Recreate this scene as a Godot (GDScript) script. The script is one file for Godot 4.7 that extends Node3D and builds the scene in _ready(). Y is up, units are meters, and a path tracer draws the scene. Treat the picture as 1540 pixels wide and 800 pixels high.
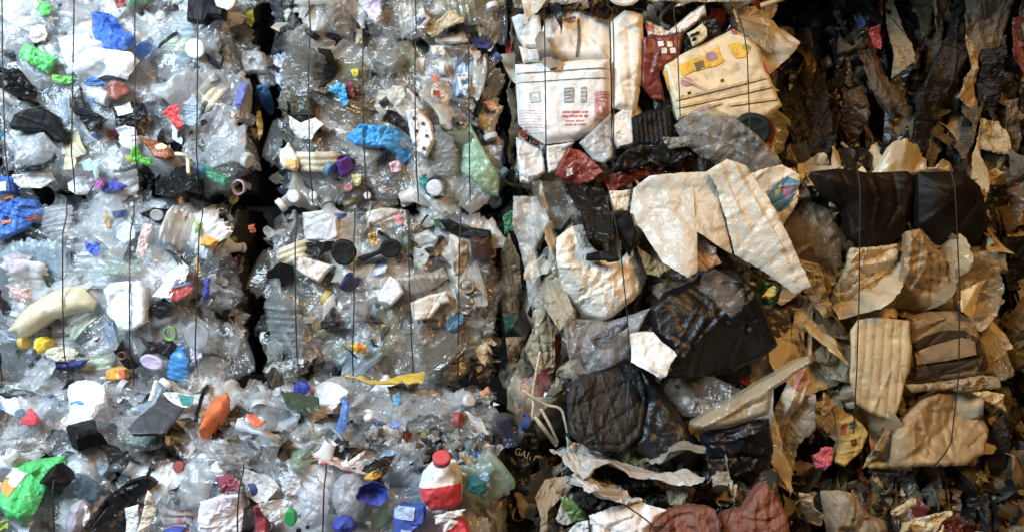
extends Node3D
# Stacked bales of plastic waste seen close up: crushed clear bottles in two columns, rigid tubs, bags and film in two more.
const CAM := Vector3(0, 1.05, 3.2)
const PX := 476.0                      # photo pixels per metre on the plane z = 0
const CROP := {"1": [0, 0, .375], "2": [380, 0, .375], "3": [740, 0, .375], "4": [1140, 0, .375], "5": [0, 270, .375], "6": [380, 270, .375],
	"7": [740, 230, .4126], "8": [1140, 230, .4124], "9": [0, 540, .325], "10": [380, 540, .325], "11": [740, 530, .3375], "12": [1140, 530, .3376], "p": [0, 0, 1.0]}
var rng := RandomNumberGenerator.new()
var mats := {}
var faces := {}
var bales := {}
var taken := {}
var tex := {}
var bottle_kinds := []
var scrap_kinds := []
var strip_kinds := []
var shred_kinds := []
var lathes := {}
var item_seed := 100

func _ready() -> void:
	rng.seed = 77
	var cam := Camera3D.new(); cam.name = "camera"; cam.position = CAM; cam.fov = rad_to_deg(2.0 * atan(400.0 / PX / CAM.z)); cam.near = .05; cam.far = 60.0
	add_child(cam); cam.current = true
	var env := Environment.new()
	env.background_mode = Environment.BG_COLOR; env.background_color = Color(.085, .087, .09)
	env.tonemap_mode = Environment.TONE_MAPPER_LINEAR; env.tonemap_exposure = 1.0
	env.sdfgi_enabled = true; env.ssao_enabled = true; env.ssil_enabled = true
	var we := WorldEnvironment.new(); we.name = "surroundings"; we.environment = env; add_child(we)
	area_light("daylight_door", Vector3(-2.35, 2.75, 2.45), Vector3(-1.2, 1.15, 0), Vector2(1.7, 1.3), Color(.84, .93, 1.0), 22.5)
	area_light("warm_lamp", Vector3(1.75, 3.6, 3.0), Vector3(1.1, .9, 0), Vector2(1.4, .9), Color(1.0, .77, .46), 10.0)
	make_textures()
	make_kinds()
	make_ground()
	make_bales()
	place_bottle_bale_items()
	place_rigid_bale_items()
	place_film_bale_items()
	tie_wires()

func area_light(called: String, at: Vector3, to: Vector3, size: Vector2, c: Color, e: float) -> void:
	var l := AreaLight3D.new(); l.name = called; l.area_size = size; l.light_color = c; l.light_energy = e
	l.area_range = 14.0; l.area_attenuation = 2.0; l.shadow_enabled = true
	add_child(l); l.look_at_from_position(at, to)

# ---------------------------------------------------------------- textures and materials
func noise(type: int, freq: float, sd: int, oct := 3, fractal := FastNoiseLite.FRACTAL_FBM) -> FastNoiseLite:
	var n := FastNoiseLite.new(); n.noise_type = type; n.frequency = freq; n.seed = sd; n.fractal_type = fractal; n.fractal_octaves = oct
	return n

func make_textures() -> void:
	var c := noise(FastNoiseLite.TYPE_SIMPLEX, .013, 5, 4, FastNoiseLite.FRACTAL_RIDGED)
	tex.crinkle = ImageTexture.create_from_image(c.get_seamless_image(512, 512))
	var w := noise(FastNoiseLite.TYPE_SIMPLEX, .011, 15, 3, FastNoiseLite.FRACTAL_RIDGED)
	w.domain_warp_enabled = true; w.domain_warp_amplitude = 40.0; w.domain_warp_frequency = .012
	tex.wrinkle = ImageTexture.create_from_image(w.get_seamless_image(512, 512))
	var f := noise(FastNoiseLite.TYPE_SIMPLEX, .03, 9, 4)
	tex.fine = ImageTexture.create_from_image(f.get_seamless_image(512, 512))
	# grime: stains, smears and specks of dirt with outlines of their own
	var a := noise(FastNoiseLite.TYPE_SIMPLEX, .012, 21, 5).get_seamless_image(512, 512)
	var b := noise(FastNoiseLite.TYPE_SIMPLEX, .05, 33, 3).get_seamless_image(512, 512)
	var c2 := noise(FastNoiseLite.TYPE_SIMPLEX, .02, 44, 4, FastNoiseLite.FRACTAL_RIDGED).get_seamless_image(512, 512)
	var g := Image.create(512, 512, false, Image.FORMAT_RGB8)
	for y in 512:
		for x in 512:
			var s := a.get_pixel(x, y).r
			var t := b.get_pixel(x, y).r
			var q := c2.get_pixel(x, y).r
			var k := smoothstep(.55, .80, s) * .24 + smoothstep(.82, .86, t) * .3 + smoothstep(.60, .72, q) * .26 * smoothstep(.4, .6, s)
			g.set_pixel(x, y, Color(1, 1, 1).lerp(Color(.42, .34, .25), clampf(k * .55, 0, .85)))
	tex.grime = ImageTexture.create_from_image(g)

func mat(kind: String, hex: String) -> StandardMaterial3D:
	var key := kind + hex
	if mats.has(key): return mats[key]
	var m := StandardMaterial3D.new(); m.resource_name = kind + "_" + hex
	var own := Color(hex); own.s *= .78
	m.albedo_color = own; m.metallic_specular = .5
	m.cull_mode = BaseMaterial3D.CULL_DISABLED
	m.uv1_triplanar = true; m.uv1_scale = Vector3.ONE * 6.0
	m.heightmap_enabled = true; m.heightmap_texture = tex.crinkle; m.heightmap_scale = .1
	match kind:
		"clear", "milky", "tint":
			m.transparency = BaseMaterial3D.TRANSPARENCY_ALPHA
			m.albedo_color.a = {"clear": .06, "milky": .40, "tint": .60}[kind]; m.roughness = {"clear": .10, "milky": .22, "tint": .14}[kind]
			m.metallic_specular = .6; m.uv1_scale = Vector3.ONE * 4.0; m.heightmap_texture = tex.wrinkle; m.heightmap_scale = .35
		"film": m.roughness = .32; m.heightmap_texture = tex.wrinkle; m.heightmap_scale = .28; m.uv1_scale = Vector3.ONE * 3.5
		"bag": m.roughness = .38; m.heightmap_texture = tex.wrinkle; m.heightmap_scale = .18; m.uv1_scale = Vector3.ONE * 4.0
		"hard": m.roughness = .40; m.heightmap_texture = tex.wrinkle; m.heightmap_scale = .05; m.albedo_texture = tex.grime; m.uv1_scale = Vector3.ONE * 3.1
		"dirty": m.roughness = .46; m.heightmap_texture = tex.wrinkle; m.heightmap_scale = .25; m.albedo_texture = tex.grime; m.uv1_scale = Vector3.ONE * 3.3
		"rubber": m.roughness = .55; m.metallic_specular = .36; m.heightmap_texture = tex.wrinkle; m.heightmap_scale = .06; m.uv1_scale = Vector3.ONE * 5.0
		"drape": m.roughness = .58; m.heightmap_texture = tex.wrinkle; m.heightmap_scale = .6; m.uv1_scale = Vector3.ONE * 3.0; m.albedo_texture = tex.grime
		"gloss":
			m.transparency = BaseMaterial3D.TRANSPARENCY_ALPHA; m.albedo_color.a = .38; m.roughness = .09; m.metallic_specular = .7; m.heightmap_texture = tex.wrinkle; m.heightmap_scale = .6; m.uv1_scale = Vector3.ONE * 4.0
		"foil": m.metallic = .5; m.roughness = .3; m.heightmap_texture = tex.wrinkle; m.heightmap_scale = .3; m.uv1_scale = Vector3.ONE * 3.0
		"print": m.roughness = .5; m.heightmap_scale = .12; m.albedo_texture = tex.grime; m.uv1_scale = Vector3.ONE * 4.0
		"wire": m.metallic = .6; m.roughness = .55; m.heightmap_scale = .05
		"core": m.roughness = .7; m.heightmap_scale = 1.2
		"shred": m.roughness = .3; m.vertex_color_use_as_albedo = true; m.heightmap_scale = .12; m.uv1_scale = Vector3.ONE * 9.0
		"shred_clear":
			m.transparency = BaseMaterial3D.TRANSPARENCY_ALPHA; m.albedo_color.a = .16; m.roughness = .10; m.metallic_specular = .6; m.heightmap_scale = .2
		"ground": m.roughness = .85; m.albedo_texture = tex.grime; m.uv1_scale = Vector3.ONE * 1.3
	mats[key] = m
	return m

# ---------------------------------------------------------------- shapes
func numbered(called: String) -> String:
	if not taken.has(called):
		taken[called] = 0
		return called
	taken[called] += 1
	return "%s_%03d" % [called, taken[called]]

func smooth_normals(v: PackedVector3Array, ix: PackedInt32Array) -> PackedVector3Array:
	var n := PackedVector3Array(); n.resize(v.size())
	for t in range(0, ix.size(), 3):
		var f := (v[ix[t + 2]] - v[ix[t]]).cross(v[ix[t + 1]] - v[ix[t]])
		for k in 3: n[ix[t + k]] += f
	for i in n.size(): n[i] = n[i].normalized() if n[i].length_squared() > 0 else Vector3.BACK
	return n

func commit(v: PackedVector3Array, ix: PackedInt32Array, smooth: bool, col = null) -> ArrayMesh:
	var a := []; a.resize(Mesh.ARRAY_MAX)
	a[Mesh.ARRAY_VERTEX] = v; a[Mesh.ARRAY_INDEX] = ix
	if smooth: a[Mesh.ARRAY_NORMAL] = smooth_normals(v, ix)
	if col != null: a[Mesh.ARRAY_COLOR] = col
	var m := ArrayMesh.new(); m.add_surface_from_arrays(Mesh.PRIMITIVE_TRIANGLES, a)
	return m

# the lie of a crumpled sheet: straight creases, waves, ribs
func lie(size: float, o: Dictionary) -> Dictionary:
	var r := RandomNumberGenerator.new(); item_seed += 1; r.seed = o.get("seed", item_seed)
	var s := {"cr": [], "na": o.get("wave", .004), "noise": noise(FastNoiseLite.TYPE_SIMPLEX, 1.0, r.randi() % 9999, 3), "nf": 1.6 / maxf(size, .03), "mid": 0.0}
	var n: int = o.get("creases", 7)
	var c: float = o.get("c", .25)
	for k in n:
		var d := Vector2.from_angle(r.randf() * TAU)
		s.cr.append([d, r.randf_range(-.4, .4) * size, c * r.randf_range(.4, 1.3) * (1 if k % 2 else -1) * 2.2 / sqrt(float(maxi(n, 1)))])
	s.rib_w = o.get("rib", 0.0); s.rib_a = o.get("rib_a", .006); s.rib_d = Vector2.from_angle(deg_to_rad(o.get("rib_to", 0.0)))
	s.tilt = o.get("tilt", Vector2.ZERO); s.b = o.get("b", .01) * .75; s.edge = maxf(o.get("edge", s.b * 1.3) * .6, .001); s.poly = PackedVector2Array()
	var cell := noise(FastNoiseLite.TYPE_CELLULAR, 1.0, r.randi() % 9999, 2)
	cell.cellular_return_type = FastNoiseLite.RETURN_DISTANCE; cell.cellular_jitter = 1.0
	cell.domain_warp_enabled = true; cell.domain_warp_amplitude = .5; cell.domain_warp_frequency = .7
	s.cell = cell; s.cell_f = 1.0 / clampf(size * .22, .012, .055); s.cell_a = o.get("crumple", .0) / s.cell_f * .55
	s.dents = o.get("dents", []); s.lines = o.get("lines", [])
	# folds: short sharp ridges and grooves pressed into the sheet
	s.folds = []
	var fs: float = o.get("fold", 1.0)
	for k in int(o.get("folds", clampf(size * 60.0, 3, 18))):
		var at := Vector2(r.randf_range(-.38, .38), r.randf_range(-.38, .38)) * size
		var d := Vector2.from_angle(r.randf() * TAU if not o.has("fold_to") else deg_to_rad(o.fold_to + r.randf_range(-18, 18))) * size * r.randf_range(.15, .5)
		s.folds.append([at - d, at + d, clampf(size * r.randf_range(.006, .02), .0015, .005), fs * minf(size * r.randf_range(.012, .03), .0055) * (1 if k % 3 == 0 else -1)])
	return s

func edge_distance(p: Vector2, poly: PackedVector2Array) -> float:
	var d := 1e9
	for i in poly.size():
		d = minf(d, p.distance_squared_to(Geometry2D.get_closest_point_to_segment(p, poly[i], poly[(i + 1) % poly.size()])))
	return sqrt(d)

func height(p: Vector2, s: Dictionary) -> float:
	var z := 0.0
	for c in s.cr: z += c[2] * absf(p.dot(c[0]) - c[1])
	z += s.noise.get_noise_2d(p.x * s.nf, p.y * s.nf) * s.na * 2.0
	if s.cell_a > 0: z += s.cell.get_noise_2d(p.x * s.cell_f, p.y * s.cell_f) * s.cell_a * (.2 + 1.5 * smoothstep(-.15, .45, s.noise.get_noise_2d(p.y * s.nf * 1.3 + 31.0, p.x * s.nf * 1.3)))
	if s.rib_w > 0: z += s.rib_a * (pow(absf(sin(p.dot(s.rib_d) * PI / s.rib_w)), .32) - .5) * 2.0
	var e := 1.0 - minf(edge_distance(p, s.poly) / s.edge, 1.0)
	z += s.b * (1.0 - e * e)
	for q in s.folds:
		var fd := p.distance_to(Geometry2D.get_closest_point_to_segment(p, q[0], q[1]))
		if fd < q[2] * 4.0: z += q[3] * exp(-fd / q[2])
	for q in s.lines:
		var fd := p.distance_to(Geometry2D.get_closest_point_to_segment(p, q[0], q[1]))
		if fd < q[2] * 4.0: z += q[3] * exp(-fd / q[2])
	for q in s.dents: z -= q[2] * smoothstep(1.0, .75, p.distance_to(q[0]) / q[1])
	return z + s.tilt.dot(p) - s.mid

func slab(poly: PackedVector2Array, o: Dictionary) -> Array:
	var lo := poly[0]; var hi := poly[0]
	for p in poly:
		lo = lo.min(p); hi = hi.max(p)
	var size := (hi - lo).length()
	var s: Dictionary = o.lie if o.has("lie") else lie(size, o)
	if not o.has("lie"): s.poly = poly
	var h: float = o.get("h", clampf(size / 52.0, .0028, .0052))
	var r := RandomNumberGenerator.new(); r.seed = item_seed * 7 + 3
	var rim := PackedVector2Array()
	var j: float = o.get("j", minf(h * .25, .0012))
	for i in poly.size():
		var a := poly[i]; var b := poly[(i + 1) % poly.size()]
		var n := maxi(1, int(a.distance_to(b) / h))
		var side := (b - a).orthogonal().normalized()
		for k in n: rim.append(a.lerp(b, float(k) / n) + (side * r.randf_range(-j, j) if k else Vector2.ZERO))
	var pts := rim.duplicate()
	var y := lo.y + h * .5
	while y < hi.y:
		var x := lo.x + h * .5
		while x < hi.x:
			var p := Vector2(x + r.randf_range(-.35, .35) * h, y + r.randf_range(-.35, .35) * h)
			if Geometry2D.is_point_in_polygon(p, rim) and edge_distance(p, rim) > h * .45: pts.append(p)
			x += h
		y += h
	var tri := Geometry2D.triangulate_delaunay(pts)
	var v := PackedVector3Array(); var ix := PackedInt32Array()
	if not o.has("lie"):
		var mean := 0.0
		for p in pts: mean += height(p, s)
		s.mid = mean / pts.size()
	var proud: float = o.get("proud", 0.0)
	for p in pts: v.append(Vector3(p.x, p.y, height(p, s) + proud))
	for t in range(0, tri.size(), 3):
		var a := pts[tri[t]]; var b := pts[tri[t + 1]]; var c := pts[tri[t + 2]]
		if not Geometry2D.is_point_in_polygon((a + b + c) / 3.0, rim): continue
		if (b - a).cross(c - a) < 0: ix.append_array([tri[t], tri[t + 1], tri[t + 2]])
		else: ix.append_array([tri[t], tri[t + 2], tri[t + 1]])
	var d: float = o.get("d", 0.0)
	if d > 0:
		var mid := (lo + hi) * .5
		var at := v.size(); var n := rim.size()
		for i in n: v.append(v[i])
		for i in n:
			var q: Vector2 = mid + (rim[i] - mid) * o.get("taper", .93)
			v.append(Vector3(q.x, q.y, v[i].z - d))
		for i in n:
			var k := (i + 1) % n
			ix.append_array([at + i, at + k, at + n + i, at + k, at + n + k, at + n + i])
		var back := Geometry2D.triangulate_polygon(rim)
		var ab := v.size()
		for i in n: v.append(v[at + n + i])
		for i in back: ix.append(ab + i)
	return [commit(v, ix, not o.get("flat", false)), s]

func lathe(profile: Array, seg: int, dent: float, sd: int, smooth := true) -> ArrayMesh:
	var v := PackedVector3Array(); var ix := PackedInt32Array()
	var n := noise(FastNoiseLite.TYPE_SIMPLEX, 1.0, sd, 2)
	for i in profile.size():
		for k in seg:
			var a := TAU * k / seg
			var p := Vector3(cos(a) * profile[i][0], sin(a) * profile[i][0], profile[i][1])
			var w := n.get_noise_3dv(p * 1.3)
			v.append(p * (1.0 + dent * w) + Vector3(0, 0, dent * .5 * n.get_noise_2d(p.x * 2.0 + 9.0, p.y * 2.0)))
	for i in profile.size() - 1:
		for k in seg:
			var a := i * seg + k; var b := i * seg + (k + 1) % seg
			ix.append_array([a, b, a + seg, b, b + seg, a + seg])
	return commit(v, ix, smooth)

func grid_mesh(rows: int, cols: int, v: PackedVector3Array, wrap: bool, smooth: bool, col = null) -> ArrayMesh:
	var ix := PackedInt32Array()
	for i in rows - 1:
		for k in cols if wrap else cols - 1:
			var a := i * cols + k; var b := i * cols + (k + 1) % cols
			ix.append_array([a, a + cols, b, b, a + cols, b + cols])
	return commit(v, ix, smooth, col)

func tube(pts: Array, r: float, seg := 6) -> ArrayMesh:
	var v := PackedVector3Array()
	for i in pts.size():
		var d: Vector3 = (pts[mini(i + 1, pts.size() - 1)] - pts[maxi(i - 1, 0)]).normalized()
		var a := d.cross(Vector3(.31, .12, .94)).normalized(); var b := d.cross(a)
		for k in seg: v.append(pts[i] + (a * cos(TAU * k / seg) + b * sin(TAU * k / seg)) * r)
	return grid_mesh(pts.size(), seg, v, true, true)

# ---------------------------------------------------------------- shared kinds: bottles, scraps, strips, shreds, round things
func bottle_profile(s: float, kind: int) -> float:
	var r := .034
	if kind == 1: r = .040
	if kind == 2: r = .030
	if s < .04: return r * lerpf(.55, 1.0, s / .04)
	if s > .9: return .0125
	if s > .68: return lerpf(r, .0125, smoothstep(.68, .9, s))
	return r * (1.0 + .085 * sin(s * (70.0 if kind != 2 else 40.0)))

func bottle(kind: int, sd: int) -> Dictionary:
	var r := RandomNumberGenerator.new(); r.seed = sd
	var n := noise(FastNoiseLite.TYPE_SIMPLEX, 1.0, sd, 3)
	var L: float = [.21, .24, .17][kind]
	var flat := r.randf_range(.30, .55); var bend := r.randf_range(-3.5, 3.5); var fold := r.randf_range(-4, 4); var short := r.randf_range(.7, 1.0)
	var cr := []
	for k in 6: cr.append([Vector2.from_angle(r.randf() * TAU), r.randf_range(-.05, .05), r.randf_range(-.28, .28)])
	var at := func(th: float, s: float, out: float) -> Vector3:
		var rr := bottle_profile(s, kind)
		var p := Vector3(rr * cos(th), L * (s - .5), rr * sin(th))
		var amt := smoothstep(1.0, .8, s) * .9 + .1
		rr *= 1.0 + amt * (.30 * n.get_noise_3dv(p * 26.0) + .10 * (absf(n.get_noise_3dv(p * 70.0)) - .3))
		rr += out
		p = Vector3(rr * cos(th) * lerpf(1.0, 1.3, amt), p.y * short, rr * sin(th) * lerpf(1.0, flat, amt))
		for c in cr: p.z += c[2] * (absf(Vector2(p.x, p.y).dot(c[0]) - c[1]) - .04) * amt
		p.x += bend * p.y * p.y * .5
		p.z += fold * p.y * absf(p.y) * .7
		return p
	var rows := 30; var cols := 24
	var v := PackedVector3Array()
	for i in rows:
		for k in cols: v.append(at.call(TAU * k / cols, float(i) / (rows - 1), 0.0))
	var made := {"mesh": grid_mesh(rows, cols, v, true, sd % 2 == 0)}
	var lv := PackedVector3Array(); var lc := PackedColorArray()
	var prints := [[Color(.62, .64, .67), Color(.16, .24, .46)], [Color(.14, .24, .46), Color(.6, .62, .64)], [Color(.62, .6, .56), Color(.42, .12, .11)], [Color(.64, .63, .6), Color(.4, .4, .42)], [Color(.3, .42, .3), Color(.62, .62, .55)], [Color(.58, .48, .26), Color(.6, .58, .52)]]
	var pr: Array = prints[sd % prints.size()]
	for i in 12:
		for k in 15:
			lv.append(at.call(.4 + 3.6 * k / 14.0, .24 + .26 * i / 11.0, .0012))
			lc.append(pr[1] if (i < 1 or n.get_noise_2d(k * .35, i * .5) > .16) else pr[0])
	made.label = grid_mesh(12, 15, lv, false, true, lc)
	var top: Vector3 = at.call(0.0, 1.0, 0.0); var under: Vector3 = at.call(0.0, .93, 0.0)
	var top2: Vector3 = at.call(PI, 1.0, 0.0)
	var axis := (top - under).normalized()
	var side := axis.cross(Vector3(0, 0, 1)).normalized()
	made.cap = Transform3D(Basis(side * .031, side.cross(axis).normalized() * -.031, axis * .031), (top + top2) * .5 - axis * .008)
	return made

func blob(r: RandomNumberGenerator, n: int, rx: float, ry: float) -> PackedVector2Array:
	var p := PackedVector2Array()
	for k in n: p.append(Vector2.from_angle(TAU * (k + r.randf_range(-.3, .3)) / n) * Vector2(rx, ry) * r.randf_range(.65, 1.2))
	return p

func make_kinds() -> void:
	var r := RandomNumberGenerator.new(); r.seed = 4
	for k in 14: bottle_kinds.append(bottle(k % 3, 50 + k))
	for k in 14: scrap_kinds.append(slab(blob(r, 8, .07, .06), {"c": .36, "creases": 10, "wave": .006, "flat": k % 2 == 0, "b": .003, "h": .0055, "folds": 8, "crumple": .6, "j": .001})[0])
	for k in 8: strip_kinds.append(slab(blob(r, 10, .035, .15), {"c": .35, "creases": 10, "wave": .010, "flat": k % 2 == 0, "b": .004, "h": .007, "crumple": .6, "j": .001, "fold_to": 90, "folds": 10, "rib": .04, "rib_a": .003})[0])
	for k in 10:
		var m: ArrayMesh = slab(blob(r, 6, .024, .017), {"c": .7, "creases": 6, "wave": .003, "flat": true, "b": .004, "h": .011})[0]
		var a := m.surface_get_arrays(0)
		shred_kinds.append([a[Mesh.ARRAY_VERTEX], a[Mesh.ARRAY_INDEX]])
	# round things, one unit across, opening or top towards +z
	lathes.cap = lathe([[0, .42], [.38, .42], [.46, .40], [.5, .33], [.5, 0], [.45, 0], [.45, .3]], 28, .03, 1)
	lathes.lid = lathe([[0, .10], [.34, .10], [.37, .135], [.42, .14], [.44, .10], [.47, .12], [.5, .08], [.5, -.05], [.47, -.05]], 36, .07, 2)
	lathes.bowl = lathe([[0, -.28], [.32, -.27], [.36, -.24], [.45, .04], [.5, .05], [.5, .02], [.465, .01], [.38, -.28], [.3, -.31], [0, -.31]], 36, .22, 3)
	lathes.cup = lathe([[0, .6], [.30, .6], [.33, .58], [.34, .5], [.37, .42], [.37, .38], [.40, .3], [.43, .1], [.47, -.1], [.5, -.12], [.5, -.16]], 30, .35, 4)
	lathes.dome = lathe([[0, .40], [.12, .395], [.25, .36], [.36, .28], [.44, .17], [.48, .05], [.5, -.05], [.5, -.2]], 30, .25, 6)
	lathes.ring = lathe([[.5, 0], [.49, .09], [.45, .12], [.40, .09], [.38, 0], [.38, -.25], [.41, -.25], [.5, -.2], [.5, 0]], 30, .10, 5)
	lathes.jar = lathe([[0, .5], [.4, .5], [.46, .46], [.47, .3], [.44, .27], [.5, .2], [.5, -.4]], 28, .18, 8)

# ---------------------------------------------------------------- faces and placing
func face(o: Vector3, u: Vector3, v: Vector3, w: float, h: float, rnd := .07) -> Dictionary:
	return {"o": o, "u": u, "v": v, "n": u.cross(v).normalized(), "w": w, "h": h, "rnd": rnd}

func on_face(f: Dictionary, x: float, y: float) -> Vector2:
	var d := Vector3((x - 770.0) / PX, (400.0 - y) / PX, -CAM.z)
	var t: float = (f.o - CAM).dot(f.n) / d.dot(f.n)
	var p: Vector3 = CAM + d * t - f.o
	return Vector2(p.dot(f.u), p.dot(f.v))

func sink(f: Dictionary, p: Vector2) -> float:
	var d := minf(minf(p.x, f.w - p.x), minf(p.y, f.h - p.y))
	if d >= f.rnd: return 0.0
	var e := 1.0 - clampf(d / f.rnd, 0.0, 1.0)
	return f.rnd * 1.15 * (1.0 - sqrt(maxf(0.0, 1.0 - e * e)))

func mesh_node(called: String, m: Mesh, material: Material, parent: Node3D, xf: Transform3D) -> MeshInstance3D:
	var o := MeshInstance3D.new(); o.mesh = m; o.material_override = material
	if parent == self:
		o.name = numbered(called); add_child(o)
	else:
		o.name = called; parent.add_child(o, true)
	o.transform = xf
	return o

func tag(o: Node3D, label: String, category: String, group := "") -> void:
	o.set_meta("label", label); o.set_meta("category", category); o.set_meta("kind", "thing")
	if group: o.set_meta("group", group)

# a squashed or crumpled thing: outline traced on the face of its bale, with its own relief, thickness and lift
func put(fk: String, crop: String, called: String, category: String, label: String, kind: String, hex: String, poly: Array, o := {}) -> MeshInstance3D:
	var f: Dictionary = faces[fk]
	var c: Array = CROP[crop]
	var pts := PackedVector2Array(); var mid := Vector2.ZERO
	for i in range(0, poly.size(), 2):
		var p := on_face(f, c[0] + c[2] * poly[i], c[1] + c[2] * poly[i + 1])
		pts.append(p); mid += p
	mid /= pts.size()
	for i in pts.size(): pts[i] -= mid
	var span := 0.0
	for p in pts: span = maxf(span, p.length() * 2.0)
	if pts.size() <= 6 and span < .12:   # small scraps have torn, uneven outlines
		var tr := RandomNumberGenerator.new(); tr.seed = int(absf(mid.x) * 9000) + pts.size()
		var torn := PackedVector2Array()
		for i in pts.size():
			var nx := pts[(i + 1) % pts.size()]
			torn.append(pts[i] * tr.randf_range(.85, 1.12))
			torn.append(pts[i].lerp(nx, tr.randf_range(.35, .65)) * tr.randf_range(.82, 1.18))
		pts = torn
	var stiff := kind in ["hard", "rubber", "tint", "gloss"]
	var opt := {"c": .24 if stiff else .34, "fold": 1.1 if stiff else 1.3, "b": .016 if stiff else .005, "edge": .012, "d": .04 if stiff else .004, "flat": kind in ["bag", "foil", "clear", "film", "drape", "gloss", "dirty"], "creases": 6 if stiff else 10, "wave": .002 if stiff else .003, "crumple": {"hard": .16, "rubber": .06, "tint": .35, "gloss": .5, "print": .12}.get(kind, .55)}
	if stiff: opt.j = .0006
	opt.merge(o, true)
	if kind == "rubber": opt.merge({"c": maxf(opt.c, .18), "wave": .001, "folds": 3}, true)
	if fk.ends_with("t") and not o.has("loose"): opt.merge({"c": opt.c * .45, "fold": .5, "wave": .002, "crumple": opt.crumple * .5}, true)
	for q in opt.get("lines_at", []):
		var fold := []
		for i in range(0, q.size() - 4, 2): fold.append([on_face(f, c[0] + c[2] * q[i], c[1] + c[2] * q[i + 1]) - mid, on_face(f, c[0] + c[2] * q[i + 2], c[1] + c[2] * q[i + 3]) - mid, q[-2] * .6, q[-1] * .85])
		opt.lines = opt.get("lines", []) + fold
	for q in opt.get("dents_at", []):
		var at := on_face(f, c[0] + c[2] * q[0], c[1] + c[2] * q[1]) - mid
		opt.dents = opt.get("dents", []) + [[at, q[2], q[3]]]
	var made := slab(pts, opt)
	var lift: float = opt.get("lift", .03) + ((.012 if span > .08 else .003) if fk[0] in "ABL" else 0.0) - sink(f, mid)
	var node := mesh_node(called, made[0], mat(kind, hex), self, Transform3D(Basis(f.u, f.v, f.n), f.o + f.u * mid.x + f.v * mid.y + f.n * lift))
	tag(node, label, category)
	node.set_meta("lie_of_sheet", [made[1], f, mid, c])
	return node

# print, a pane or a sticker that follows the relief of the thing it is on
func patch(item: MeshInstance3D, called: String, kind: String, hex: String, poly: Array, o := {}) -> MeshInstance3D:
	var q: Array = item.get_meta("lie_of_sheet")
	var c: Array = q[3]
	var pts := PackedVector2Array()
	for i in range(0, poly.size(), 2): pts.append(on_face(q[1], c[0] + c[2] * poly[i], c[1] + c[2] * poly[i + 1]) - q[2])
	var opt := {"lie": q[0], "proud": .0032, "d": .0012, "j": .0004}
	opt.merge(o, true)
	return mesh_node(called, slab(pts, opt)[0], mat(kind, hex), item, Transform3D.IDENTITY)

# a round thing or a bottle, centre and size in the crop's pixels
func turned(fk: String, crop: String, called: String, category: String, label: String, shape: String, kind: String, hex: String, cx: float, cy: float, w: float, h: float, o := {}) -> MeshInstance3D:
	var f: Dictionary = faces[fk]
	var c: Array = CROP[crop]
	var p := on_face(f, c[0] + c[2] * cx, c[1] + c[2] * cy)
	var k: float = c[2] / PX * (CAM.z - f.o.z) / CAM.z
	var b := Basis(f.u, f.v, f.n) * Basis(Vector3(0, 0, 1), deg_to_rad(o.get("turn", 0.0))) * Basis(Vector3(1, 0, 0), deg_to_rad(o.get("tip", 12.0))) * Basis(Vector3(0, 1, 0), deg_to_rad(o.get("yaw", -8.0)))
	var m: Mesh
	var size := Vector3(w * k, h * k, (w + h) * .5 * k * o.get("deep", 1.0))
	if shape == "bottle":
		m = bottle_kinds[int(o.get("variant", 0))].mesh
		var bb := m.get_aabb().size
		size = Vector3(w * k / bb.x, h * k / bb.y, w * k / bb.x)
	else: m = lathes[shape]
	b = b * Basis.from_scale(size)
	var node := mesh_node(called, m, mat(kind, hex), self, Transform3D(b, f.o + f.u * p.x + f.v * p.y + f.n * (o.get("lift", .034) + (.012 if fk[0] in "ABL" else 0.0) - sink(f, p))))
	tag(node, label, category)
	if o.has("cap"): mesh_node("cap", lathes.cap, mat("hard", o.cap), node, bottle_kinds[int(o.get("variant", 0))].cap)
	if o.has("label"): mesh_node("label", bottle_kinds[int(o.get("variant", 0))].label, mat("shred", "ffffff"), node, Transform3D.IDENTITY)
	return node

# ---------------------------------------------------------------- ground and bales
func make_ground() -> void:
	var m := PlaneMesh.new(); m.size = Vector2(12, 9)
	var g := mesh_node("ground", m, mat("ground", "6f6a62"), self, Transform3D(Basis.IDENTITY, Vector3(0, 0, 0)))
	g.set_meta("kind", "structure"); g.set_meta("label", "grey dirty concrete ground under the stacked bales")

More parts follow.
